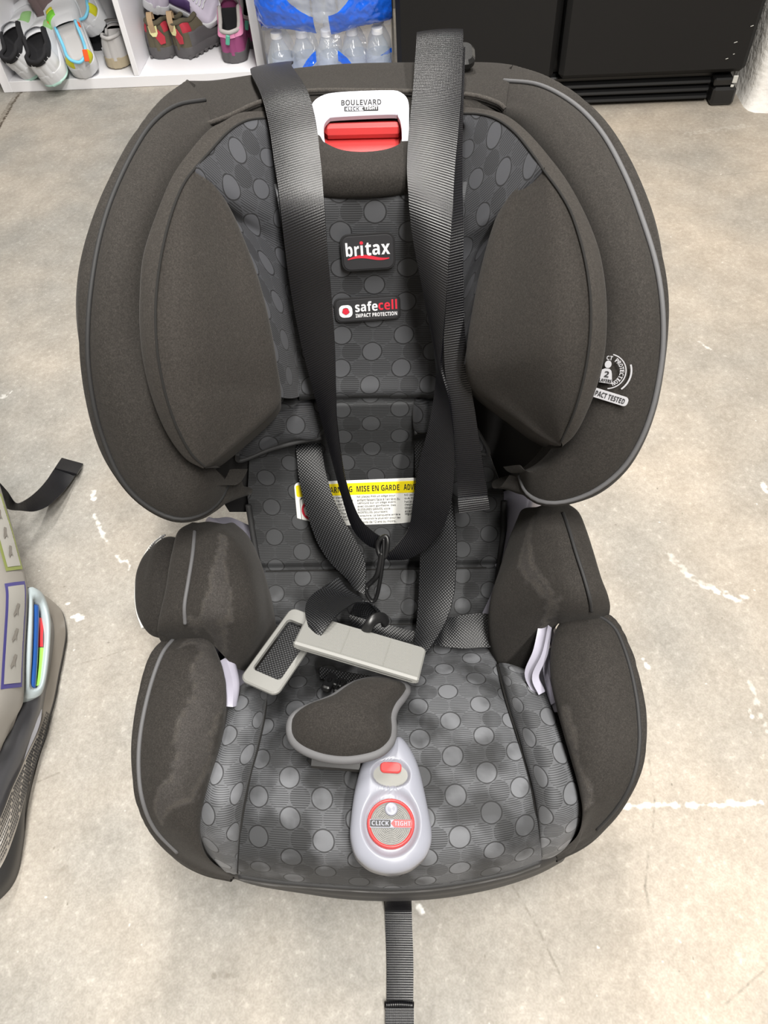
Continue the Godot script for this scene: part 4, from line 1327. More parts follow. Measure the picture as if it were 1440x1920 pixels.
func buckle_parts(t: Node3D):
	# large ribbed pad plate
	var f := frame(at(676, 1217, .748), at(744, 1237, .745), at(694, 1162, .79))
	var k := 0.75 / FOCAL
	var b := Buf.new()
	var w := 238.0 * k
	var h := 0.052
	plate(b, rounded(w, h, 0.006), f, 0.004, 0.0015)
	box(b, Vector3(w, 0.005, 0.008), f * Transform3D(Basis.IDENTITY, Vector3(0, -h * 0.5 + 0.0025, 0.003)), 0.002)
	var d := Buf.new()
	for j in 9:
		box(d, Vector3(w * 0.72, 0.0006, 0.0006), f * Transform3D(Basis.IDENTITY, Vector3(0.006, -h * 0.36 + j * h * 0.09, 0.0041)), 0.0001)
	for x in [-0.18, 0.16]:
		box(d, Vector3(0.0011, h * 0.8, 0.0008), f * Transform3D(Basis.IDENTITY, Vector3(w * x + 0.006, 0.001, 0.0041)), 0.0002)
	obj("chest_plate", [b, M.grey_plastic, d, M.grey_groove], t, "pale grey ribbed plate lying across the harness")
	# open frame plate with webbing through it
	f = frame(at(516, 1235, .755), at(556, 1190, .775), at(478, 1205, .775))
	f = frame(at(530, 1226, .757), at(596, 1132, .80), at(502, 1196, .772))
	b = Buf.new()
	plate(b, rounded(0.098, 0.044, 0.008), f * Transform3D(Basis.IDENTITY, Vector3(0.004, 0, 0)), 0.004, 0.0015, rounded(0.068, 0.033, 0.004))
	obj("tongue_frame", [b, M.grey_plastic], t, "pale grey open frame holding a webbing loop")
	b = Buf.new()
	plate(b, rounded(0.068, 0.031, 0.002), f * Transform3D(Basis.IDENTITY, Vector3(0.004, 0, -0.004)), 0.002, 0.0005)
	obj("frame_webbing", [b, M.harness_webbing], t)
	# black hook of the pad plate
	b = Buf.new()
	tube(b, ats([[684, 1194, .775], [690, 1176, .765], [700, 1162, .765], [714, 1158, .77], [722, 1164, .775], [722, 1170, .778]]), 0.0058, 10, 40, false, null, 0.6)
	obj("plate_hook", [b, M.black_plastic], t, "black hook behind the ribbed plate")
	# black buckle tongue pieces
	b = Buf.new()
	var g := frame(at(632, 1288, .77), at(662, 1298, .767), at(638, 1268, .785))
	plate(b, rounded(0.010, 0.024, 0.003), g * Transform3D(Basis.IDENTITY, Vector3(-0.009, 0, 0)), 0.006, 0.0015, ellipse(0.0025, 0.004, 14))
	plate(b, rounded(0.008, 0.022, 0.002), g * Transform3D(Basis.IDENTITY, Vector3(0.003, -0.001, 0.001)), 0.005, 0.0015, rounded(0.003, 0.014, 0.001))
	box(b, Vector3(0.03, 0.008, 0.006), g * Transform3D(Basis.IDENTITY, Vector3(0.004, 0.006, -0.002)), 0.001)
	box(b, Vector3(0.006, 0.018, 0.006), g * Transform3D(Basis.IDENTITY, Vector3(0.014, -0.002, 0.0)), 0.001)
	obj("buckle_tongue", [b, M.black_plastic], t, "black plastic buckle tongue")
	# crotch buckle under its pad
	b = Buf.new()
	var bf := frame(at(640, 1400, .70), at(700, 1405, .70), at(650, 1360, .72))
	box(b, Vector3(0.056, 0.034, 0.014), bf * Transform3D(Basis.IDENTITY, Vector3(-0.004, 0.007, -0.021)), 0.005)
	obj("crotch_buckle", [b, M.black_plastic], t)
	var o := ats([[545, 1372, .70], [548, 1350, .703], [566, 1334, .708], [595, 1322, .714], [624, 1310, .722], [648, 1294, .732], [672, 1282, .74], [705, 1276, .745], [740, 1280, .745], [762, 1290, .742], [756, 1306, .735], [742, 1325, .722], [735, 1345, .712], [736, 1370, .70], [732, 1390, .69], [715, 1408, .682], [690, 1418, .678], [650, 1424, .677], [610, 1420, .68], [575, 1408, .685], [553, 1392, .692]])
	b = Buf.new()
	pad(b, o, 0.013, 0.02, 0.006, turned(0, 1, 0.7), 72, 0.019, func(_p, _u, _v): return Color(0.5, 0.5, 0.5), at(648, 1358, .704))
	var cp := obj("crotch_pad", [b, M.brown_fabric], t, "brown kidney shaped pad with a frayed grey edge")
	b = Buf.new()
	tube(b, o, 0.0046, 10, 110, true)
	obj("binding", [b, M.worn_binding], cp)

func release_plate(t: Node3D):
	var f := frame(at(735, 1505, .69), at(800, 1508, .69), at(733, 1400, .722))
	f.origin += f.basis.z * 0.006
	var k := 0.69 / FOCAL
	var ky := f.basis.y.length() * 1.12 * k
	var o := []
	for q in [[740, 1388], [752, 1392], [768, 1412], [782, 1440], [792, 1475], [800, 1510], [807, 1545], [808, 1570], [800, 1592], [785, 1607], [765, 1619], [735, 1625], [705, 1621], [685, 1611], [670, 1596], [661, 1570], [660, 1545], [663, 1500], [668, 1470], [676, 1440], [690, 1420], [715, 1402], [728, 1392]]:
		o.append(f * Vector3((q[0] - 735) * k, (1505 - q[1]) * k * 1.04, 0))
	var b := Buf.new()
	var inv := f.affine_inverse()
	pad(b, o, 0.013, 0.022, 0.01, f.basis.z, 120, 0.0, null, f * Vector3(-2 * k, -46 * k * 1.0, 0), 44, func(q: Vector3):
		var l := inv * q
		var e1 := Vector2((l.x + 2 * k) / (55 * k), (l.y + 44 * k) / (62 * k)).length()
		var e2 := Vector2((l.x + 5 * k) / (38 * k), (l.y - 42 * k) / (26 * k)).length()
		return -0.006 * (1.0 - smoothstep(0.78, 1.02, e1)) - 0.006 * (1.0 - smoothstep(0.8, 1.02, e2)))
	var p := obj("release_plate", [b, M.cool_plastic], t, "pale grey teardrop plate with a red ringed dial")
	# slot with the red latch
	b = Buf.new()
	var g := f * Transform3D(Basis.IDENTITY, Vector3(-5 * k, 42 * k, 0.0074))
	plate(b, rounded(74 * k, 49 * k, 18 * k), g, 0.0012, 0.0005, rounded(70 * k, 45 * k, 16 * k))
	var d := Buf.new()
	plate(d, rounded(71 * k, 46 * k, 16 * k), g, 0.0005, 0.0002)
	var r := Buf.new()
	plate(r, rounded(40 * k, 20 * k, 8 * k), g * Transform3D(Basis.IDENTITY, Vector3(0, 13 * k, 0.0006)), 0.003, 0.001)
	obj("latch", [b, M.cool_plastic, d, M.grey_groove, r, M.red_plastic], p, "red latch in an oval slot")
	# dial
	g = f * Transform3D(Basis.IDENTITY, Vector3(-2 * k, -46 * k, 0.0095))
	r = Buf.new()
	var e := Transform3D(g.basis * Basis(Vector3.RIGHT, PI / 2), g.origin)
	lathe(r, [[43 * k, -0.004], [43 * k, 0.0015], [41.5 * k, 0.0028], [39 * k, 0.0028], [37 * k, 0.0015]], e, 48)
	d = Buf.new()
	face(d, Array(ellipse(38 * k, 38 * k, 40)).map(func(q): return Vector3(q.x, q.y, 0.0014)), Vector3(0, 0, 1), g)
	var w := Buf.new()
	for j in 11:
		var rr := (6 + j * 2.9) * k
		plate(w, ellipse(rr, rr, 40), g * Transform3D(Basis.IDENTITY, Vector3(0, -3 * k, 0.0014)), 0.0003, 0.0001, ellipse(rr - 1.2 * k, rr - 1.2 * k, 36))
	var s := Buf.new()
	lathe(s, [[12 * k, 0.0], [12 * k, 0.002], [10 * k, 0.0032], [6 * k, 0.0026], [0.1 * k, 0.0022]], e * Transform3D(Basis.IDENTITY, Vector3(0, 0.001, -24 * k)), 28)
	plate(s, rounded(80 * k, 15 * k, 2 * k), g * Transform3D(Basis(Vector3(0, 0, 1), 0.03), Vector3(0, -1 * k, 0.0016)), 0.0008, 0.0003)
	var rd := Buf.new()
	face(rd, [Vector3(0, 0, 0), Vector3(6 * k, 6.6 * k, 0), Vector3(38 * k, 6.6 * k, 0), Vector3(38 * k, -6.6 * k, 0), Vector3(6 * k, -6.6 * k, 0)], Vector3(0, 0, 1), g * Transform3D(Basis(Vector3(0, 0, 1), 0.03), Vector3(0, -1 * k, 0.0027)))
	var bl := Buf.new()
	plate(bl, rounded(37 * k, 12 * k, 2 * k), g * Transform3D(Basis(Vector3(0, 0, 1), 0.03), Vector3(-19 * k, -1.5 * k, 0.0024)), 0.0002, 0.00005)
	letters(s, "CLICK", g * Transform3D(Basis(Vector3(0, 0, 1), 0.03), Vector3(-19 * k, -1.5 * k, 0.0029)), 31 * k, 8 * k)
	letters(s, "TIGHT", g * Transform3D(Basis(Vector3(0, 0, 1), 0.03), Vector3(21 * k, -0.5 * k, 0.0031)), 29 * k, 8 * k)
	obj("dial", [r, M.red_plastic, d, M.dial_grey, w, M.grey_plastic, s, M.cool_plastic, rd, M.red_plastic, bl, M.dark_plastic], p, "round dial with a red rim and concentric grooves")

func make_rest():
	make_shelf()
	make_shoes()
	make_water()
	make_fridge()
	make_second_seat()

# floor picture: 3 m x 3 m of concrete with its paint flecks, scuffs and hairline cracks
const FLOOR_N := 2048
const FLOOR_LOW := Vector2(-1.6, -2.7)
func floor_texture() -> ImageTexture:
	var n := FLOOR_N
	var a := noise(0.0035, 4, 2).get_image(n, n).get_data()
	var b := noise(0.018, 4, 9).get_image(n, n).get_data()
	var c := noise(0.11, 3, 4).get_image(n, n).get_data()
	var r := RandomNumberGenerator.new()
	r.seed = 3
	var d := PackedByteArray()
	d.resize(n * n * 3)
	for k in n * n:
		var v := 152.0 + (a[k] - 128) * 0.10 + (b[k] - 128) * 0.07 + (c[k] - 128) * 0.065 + (r.randi() & 15) - 7
		if c[k] > 205:
			v += 10.0
		var warm := (a[k] - 128) * 0.03 + 5.0 * clampf((k % n) / float(n) * 2.2 - 0.9, 0, 1)
		d[k * 3] = clampi(int(v + 4.0 + warm), 0, 255)
		d[k * 3 + 1] = clampi(int(v - 1.0), 0, 255)
		d[k * 3 + 2] = clampi(int(v - 9.0 - warm), 0, 255)
	var im := Image.create_from_data(n, n, false, Image.FORMAT_RGB8, d)
	var white := Color8(232, 232, 230)
	var dark := Color8(104, 98, 88)
	# strokes: colour strength, half width in mm, density, sight points
	for s in [[white, 5.0, 0.5, [[0, 743], [8, 744]]], [white, 4.0, 0.7, [[174, 922], [176, 935]]], [white, 2.6, 0.6, [[177, 965], [188, 992], [198, 1012]]], [white, 1.6, 0.6, [[216, 1040], [227, 1052], [236, 1051], [244, 1060], [242, 1067]]], [white, 6.0, 1.0, [[144, 1157], [150, 1156]]], [white, 2.4, 1.0, [[132, 1158], [134, 1158]]], [white, 1.6, 1.0, [[125, 1132], [128, 1131]]], [white, 1.0, 0.8, [[8, 747], [22, 733]]],
		[white, 5.0, 0.28, [[1252, 1038], [1290, 1078], [1340, 1106], [1392, 1122]]], [white, 3.0, 0.45, [[1340, 1108], [1392, 1128]]], [white, 2.0, 0.3, [[1300, 1095], [1400, 1120]]], [white, 2.4, 0.75, [[1165, 1512], [1210, 1509], [1300, 1508], [1425, 1505]]], [white, 2.4, 0.7, [[1206, 1236], [1213, 1252]]], [white, 2.5, 0.3, [[1405, 1278], [1422, 1330], [1436, 1370]]], [white, 4.0, 0.9, [[784, 1702], [786, 1708]]], [white, 3.5, 0.6, [[1428, 906], [1440, 925]]], [white, 2.0, 0.5, [[1310, 640], [1330, 655]]], [white, 2.0, 0.6, [[1405, 1330], [1409, 1342]]],
		[dark, 0.7, 0.5, [[960, 1660], [1005, 1735], [1060, 1850]]], [dark, 0.7, 0.5, [[1215, 1420], [1226, 1500], [1222, 1560]]], [dark, 0.9, 0.5, [[1215, 1600], [1208, 1660], [1222, 1740]]], [dark, 0.7, 0.5, [[70, 1465], [110, 1448]]], [dark, 0.6, 0.45, [[130, 1248], [180, 1236], [240, 1215]]], [dark, 7.0, 0.16, [[105, 1640], [120, 1634], [130, 1646]]], [dark, 5.0, 0.2, [[1172, 1585], [1176, 1588]]], [dark, 4.0, 0.25, [[508, 1756], [512, 1762]]], [dark, 2.0, 0.4, [[400, 1828], [445, 1826]]], [dark, 0.8, 0.4, [[1360, 1880], [1400, 1845], [1440, 1810]]], [dark, 1.0, 0.35, [[1250, 300], [1330, 330], [1440, 320]]], [dark, 8.0, 0.1, [[1180, 1110], [1190, 1118]]], [dark, 14.0, 0.05, [[60, 244], [180, 240], [280, 258]]], [dark, 9.0, 0.06, [[20, 300], [140, 330], [190, 380]]], [dark, 9.0, 0.5, [[40, 168], [20, 195], [-14, 250]]], [Color8(60, 50, 40), 3.0, 0.7, [[44, 168], [30, 184], [0, 236], [-16, 262]]], [white, 9.0, 0.12, [[1290, 250], [1400, 235]]]]:
		var pts := []
		for q in s[3]:
			pts.append(up(q[0], q[1], 0.0))
		for k in pts.size() - 1:
			var sc := n / 3.0
			var p0 := (Vector2(pts[k].x, pts[k].z) - FLOOR_LOW) * sc
			var p1 := (Vector2(pts[k + 1].x, pts[k + 1].z) - FLOOR_LOW) * sc
			var w: float = s[1] * 0.001 * sc
			for y in range(maxi(0, int(minf(p0.y, p1.y) - w - 2)), mini(n, int(maxf(p0.y, p1.y) + w + 3))):
				for x in range(maxi(0, int(minf(p0.x, p1.x) - w - 2)), mini(n, int(maxf(p0.x, p1.x) + w + 3))):
					var q := Vector2(x, y)
					var dd := Geometry2D.get_closest_point_to_segment(q, p0, p1).distance_to(q)
					var rough_ := (c[y * n + x] - 128) / 90.0
					var al: float = clampf(w - dd + 0.5 + rough_ * minf(w, 1.6), 0, 1) * s[2] * clampf(0.8 + rough_ * (1.3 if s[2] < 0.6 else 0.5), 0, 1)
					if al > 0.02:
						im.set_pixel(x, y, im.get_pixel(x, y).lerp(s[0], al))
	for k in 1100:                                    # tiny pale and dark specks
		var x := r.randi_range(1, n - 3)
		var y := r.randi_range(1, n - 3)
		var col := white if r.randf() < 0.5 else dark
		for j in r.randi_range(1, 3):
			im.set_pixel(x + r.randi_range(0, 1), y + r.randi_range(0, 1), im.get_pixel(x, y).lerp(col, 0.55))
	return ImageTexture.create_from_image(im)

# ---------------------------------------------------------------- shelf and shoes
const SHELF_Z := -2.34
func make_shelf():
	var t := thing("shoe_shelf", "white open cube shelf filled with shoes", "shelf", Vector3(-0.865, 0, SHELF_Z - 0.17))
	var w := mat("shelf_white", Color8(240, 240, 244), 0.4)
	var d := 0.34
	for p in [["side_panel", Vector3(0.028, 0.8, d), Vector3(-1.256, 0.4, 0)], ["side_panel", Vector3(0.024, 0.8, d), Vector3(-0.476, 0.4, 0)], ["bottom_board", Vector3(0.754, 0.031, d), Vector3(-0.865, 0.0155, 0.0)], ["top_board", Vector3(0.754, 0.028, d), Vector3(-0.865, 0.786, 0.0)], ["divider", Vector3(0.016, 0.738, d - 0.002), Vector3(-0.85, 0.4, 0)], ["shelf_board", Vector3(0.376, 0.016, d - 0.004), Vector3(-1.05, 0.4, 0)], ["shelf_board", Vector3(0.354, 0.016, d - 0.004), Vector3(-0.665, 0.4, 0)], ["back_board", Vector3(0.754, 0.74, 0.006), Vector3(-0.865, 0.401, -d / 2 + 0.003)]]:
		var b := Buf.new()
		box(b, p[1], Transform3D(Basis.IDENTITY, p[2] + Vector3(0, 0, SHELF_Z - d / 2)), 0.0015)
		obj(p[0], [b, w], t)

# a shoe lies along -z from heel (0) to toe; s runs heel to toe, u from one welt over the top to the other
func shoe_point(o: Dictionary, s: float, u: float, lift := 0.0) -> Vector3:
	var wt := [[0.0, 0.78], [0.2, 0.80], [0.45, 0.82], [0.68, 1.0], [0.85, 0.97], [1.0, 0.92]]
	var rh := 1.0 - clampf(s / 0.11, 0, 1)
	var rt := 1.0 - clampf((1.0 - s) / 0.2, 0, 1)
	var w: float = _tab(wt, s) * o.w * 0.5 * (0.3 + 0.7 * sqrt(1.0 - rh * rh)) * (0.12 + 0.88 * sqrt(1.0 - rt * rt))
	var h: float = _tab(o.tops, s)
	var g := u * PI * 0.5
	var x := signf(u) * pow(absf(sin(g)), 0.75) * (w + lift) * _tab(o.get("flare", [[0, 1], [1, 1]]), s)
	var y: float = o.sole * 0.8 + (h - o.sole * 0.8 + lift) * pow(absf(cos(g)), 0.62)
	var lean: float = o.get("lean", 0.0)
	return Vector3(x, y, -s * o.l + lean * (y - o.sole) * (1.0 - s))

func _tab(t: Array, s: float) -> float:
	for k in t.size() - 1:
		if s <= t[k + 1][0]:
			var f: float = clampf((s - t[k][0]) / (t[k + 1][0] - t[k][0]), 0, 1)
			return lerpf(t[k][1], t[k + 1][1], f * f * (3.0 - 2.0 * f))
	return t[t.size() - 1][1]

func shoe_patch(b: Buf, o: Dictionary, x: Transform3D, s0: float, s1: float, u0: float, u1: float, lift: float, skew := 0.0):
	var rows := []
	for j in 9:
		var row := PackedVector3Array()
		for k in 9:
			var e := 1.0 if j > 0 and j < 8 and k > 0 and k < 8 else -0.3
			row.append(x * shoe_point(o, lerpf(s0, s1, j / 8.0) + skew * k / 8.0, lerpf(u0, u1, k / 8.0), lift * e))
		rows.append(row)
	skin(b, rows, false, x * shoe_point(o, (s0 + s1) * 0.5, (u0 + u1) * 0.5, 0.05) - x * shoe_point(o, (s0 + s1) * 0.5, (u0 + u1) * 0.5))

func shoe(called: String, label: String, category: String, group: String, heel: Vector3, toe: Vector3, above: Vector3, o: Dictionary) -> Node3D:
	var z := (heel - toe).normalized()
	var xr := above.cross(z).normalized()
	var x := Transform3D(Basis(xr, z.cross(xr), z), heel)
	o.l = heel.distance_to(toe)
	var t := thing(called, label, category, heel, group)
	var n := 40
	var open: float = o.open
	var cut: float = o.get("cut", 0.36)
	# sole
	var rows := []
	for j in n:
		var s := 0.5 - 0.5 * cos(PI * j / float(n - 1))
		var p := shoe_point(o, s, 1.0)
		var q := shoe_point(o, s, -1.0)
		var e := 1.06
		var toe_up: float = 0.012 * smoothstep(0.75, 1.0, s)
		var row := PackedVector3Array()
		for v in [[q.x * 0.9, 0.0], [q.x * e, 0.003], [q.x * e * 1.01, o.sole * 0.6], [q.x * e, o.sole], [q.x * 0.96, o.sole * 1.12], [p.x * 0.96, o.sole * 1.12], [p.x * e, o.sole], [p.x * e * 1.01, o.sole * 0.6], [p.x * e, 0.003], [p.x * 0.9, 0.0]]:
			row.append(x * Vector3(v[0], v[1] + toe_up, p.z + (0.003 if j == 0 else -0.003 if j == n - 1 else 0.0)))
		rows.append(row)
	rows.push_front(_flat(rows[0]))
	rows.append(_flat(rows[rows.size() - 1]))
	var b := Buf.new()
	skin(b, rows, true)
	var sole := obj("sole", [b, o.m_sole], t)
	if o.has("lugs"):
		for j in 9:
			for sx in [-1.0, 1.0]:
				var lb := Buf.new()
				var p := shoe_point(o, 0.04 + j * 0.115, sx)
				box(lb, Vector3(0.008, 0.009, o.l * 0.07), x * Transform3D(Basis.IDENTITY, Vector3(p.x * 1.02, 0.003, p.z)), 0.002)
				obj("lug", [lb, o.m_sole], sole)
	# upper: two walls and the forefoot, then the lined opening
	var up_ := Buf.new()
	var walls := [[], []]
	for j in n:
		var s := 0.5 - 0.5 * cos(PI * j / float(n - 1))
		for k in 2:
			var row := PackedVector3Array()
			for c in 10:
				row.append(x * shoe_point(o, s, (1.0 if k else -1.0) * lerpf(1.0, cut, c / 9.0)))
			walls[k].append(row)
	for k in 2:
		skin(up_, walls[k], false, xr * (1.0 if k else -1.0))
	var top := []
	for j in n:
		var s := lerpf(open, 1.0, j / float(n - 1))
		var row := PackedVector3Array()
		for c in 13:
			row.append(x * shoe_point(o, s, lerpf(-cut, cut, c / 12.0), 0.0))
		top.append(row)
	skin(up_, top, false, x.basis.y)
	var heelcap := []                                   # closes the back of the heel
	for c in 9:
		var row := PackedVector3Array()
		for k in 9:
			var a := shoe_point(o, 0.0, -lerpf(1.0, cut, c / 8.0))
			var bb := shoe_point(o, 0.0, lerpf(1.0, cut, c / 8.0))
			row.append(x * (a.lerp(bb, k / 8.0) + Vector3(0, 0, 0.004 * sin(PI * k / 8.0))))
		heelcap.append(row)
	skin(up_, heelcap, false, z)
	obj("upper", [up_, o.m_upper], t)
	var lin := Buf.new()
	rows = []
	for j in 16:
		var s := lerpf(0.0, open, j / 15.0)
		var row := PackedVector3Array()
		for c in 15:
			var f := c / 14.0
			var a := shoe_point(o, s, -cut)
			var p := shoe_point(o, s, cut)
			var deep: float = clampf(minf(j, 15 - j) / 2.0, 0.0, 1.0) * clampf(minf(c, 14 - c) / 2.0, 0.0, 1.0)
			var v := a.lerp(p, f)
			v.y = lerpf(v.y, o.sole * 1.4, deep * 0.92)
			row.append(x * v)
		rows.append(row)
	skin(lin, rows, false, x.basis.y)
	obj("lining", [lin, o.m_lining], t)
	if o.has("band"):                                    # knitted ankle band round the opening
		b = Buf.new()
		for k in 2:
			rows = []
			for j in 14:
				var row := PackedVector3Array()
				for c in 6:
					row.append(x * shoe_point(o, lerpf(0.0, open, j / 13.0), (1.0 if k else -1.0) * lerpf(cut + o.band * (1.0 - 0.5 * j / 13.0), cut, c / 5.0), 0.006))
				rows.append(row)
			skin(b, rows, false, xr * (1.0 if k else -1.0))
		rows = []
		for c in 6:
			var row := PackedVector3Array()
			for k in 9:
				var a := shoe_point(o, 0.0, -lerpf(cut + o.band, cut, c / 5.0), 0.006)
				var bb := shoe_point(o, 0.0, lerpf(cut + o.band, cut, c / 5.0), 0.006)
				row.append(x * (a.lerp(bb, k / 8.0) + Vector3(0, 0, 0.003 + 0.005 * sin(PI * k / 8.0))))
			rows.append(row)
		skin(b, rows, false, z)
		obj("ankle_band", [b, o.get("m_band", o.m_collar)], t)
	if o.has("m_out"):
		b = Buf.new()
		rows = []
		for j in n:
			var s := 0.5 - 0.5 * cos(PI * j / float(n - 1))
			var p := shoe_point(o, s, 1.0)
			var q := shoe_point(o, s, -1.0)
			var lift_: float = 0.012 * smoothstep(0.75, 1.0, s)
			var row := PackedVector3Array()
			for v in [[q.x * 0.9, -0.001], [q.x * 1.07, 0.001], [q.x * 1.075, 0.007], [p.x * 1.075, 0.007], [p.x * 1.07, 0.001], [p.x * 0.9, -0.001]]:
				row.append(x * Vector3(v[0], v[1] + lift_, p.z + (0.004 if j == 0 else -0.004 if j == n - 1 else 0.0)))
			rows.append(row)
		rows.push_front(_flat(rows[0]))
		rows.append(_flat(rows[rows.size() - 1]))
		skin(b, rows, true)
		obj("outsole", [b, o.m_out], t)
	# padded collar
	var rim := []
	for j in 9:
		rim.append(x * shoe_point(o, lerpf(open, 0.02, j / 8.0), -cut))
	rim.append(x * (shoe_point(o, 0.0, 0.0001) * Vector3(1, 0, 1) + Vector3(0, shoe_point(o, 0, cut).y, 0.007)))
	for j in 9:
		rim.append(x * shoe_point(o, lerpf(0.02, open, j / 8.0), cut))
	b = Buf.new()
	tube(b, rim, o.get("collar", 0.005), 8, 60, false)
	obj("collar", [b, o.m_collar], t)
	# tongue
	b = Buf.new()
	var tg := []
	for j in 8:
		var s: float = open + 0.09 - 0.13 * j / 7.0
		var row := PackedVector3Array()
		for c in 9:
			var p := shoe_point(o, open + 0.08, lerpf(-0.7, 0.7, c / 8.0) * cut, 0.003)
			p.z = -s * o.l
			p.y += o.get("tongue", 0.02) * j / 7.0
			row.append(x * p)
		tg.append(row)
	var tback := []
	for row in tg:
		var r2 := PackedVector3Array()
		for p in row:
			r2.append(p - x.basis.y * 0.004 - x.basis.z * 0.004)
		tback.append(r2)
	skin(b, tg, false, x.basis.y)
	skin(b, tback, false, -x.basis.y)
	obj("tongue", [b, o.get("m_tongue", o.m_upper)], t)
	if o.has("laces"):
		for j in 5:
			var s: float = open + 0.06 + j * 0.055
			b = Buf.new()
			var l := []
			for c in 7:
				l.append(x * shoe_point(o, s + 0.012 * (c % 2), lerpf(-0.32, 0.32, c / 6.0), 0.003))
			tube(b, l, 0.0024, 6, 14)
			obj("lace", [b, o.laces], t)
	for a in o.get("patches", []):
		b = Buf.new()
		shoe_patch(b, o, x, a[1], a[2], a[3], a[4], a[5] if a.size() > 5 else 0.002, a[6] if a.size() > 6 else 0.0)
		obj(a[0], [b, a[7] if a.size() > 7 else o.m_accent], t)
	return t

func _flat(r: PackedVector3Array) -> PackedVector3Array:
	var m := Vector3.ZERO
	for p in r:
		m += p
	m /= r.size()
	var o := PackedVector3Array()
	for p in r:
		o.append(m.lerp(p, 0.02))
	return o

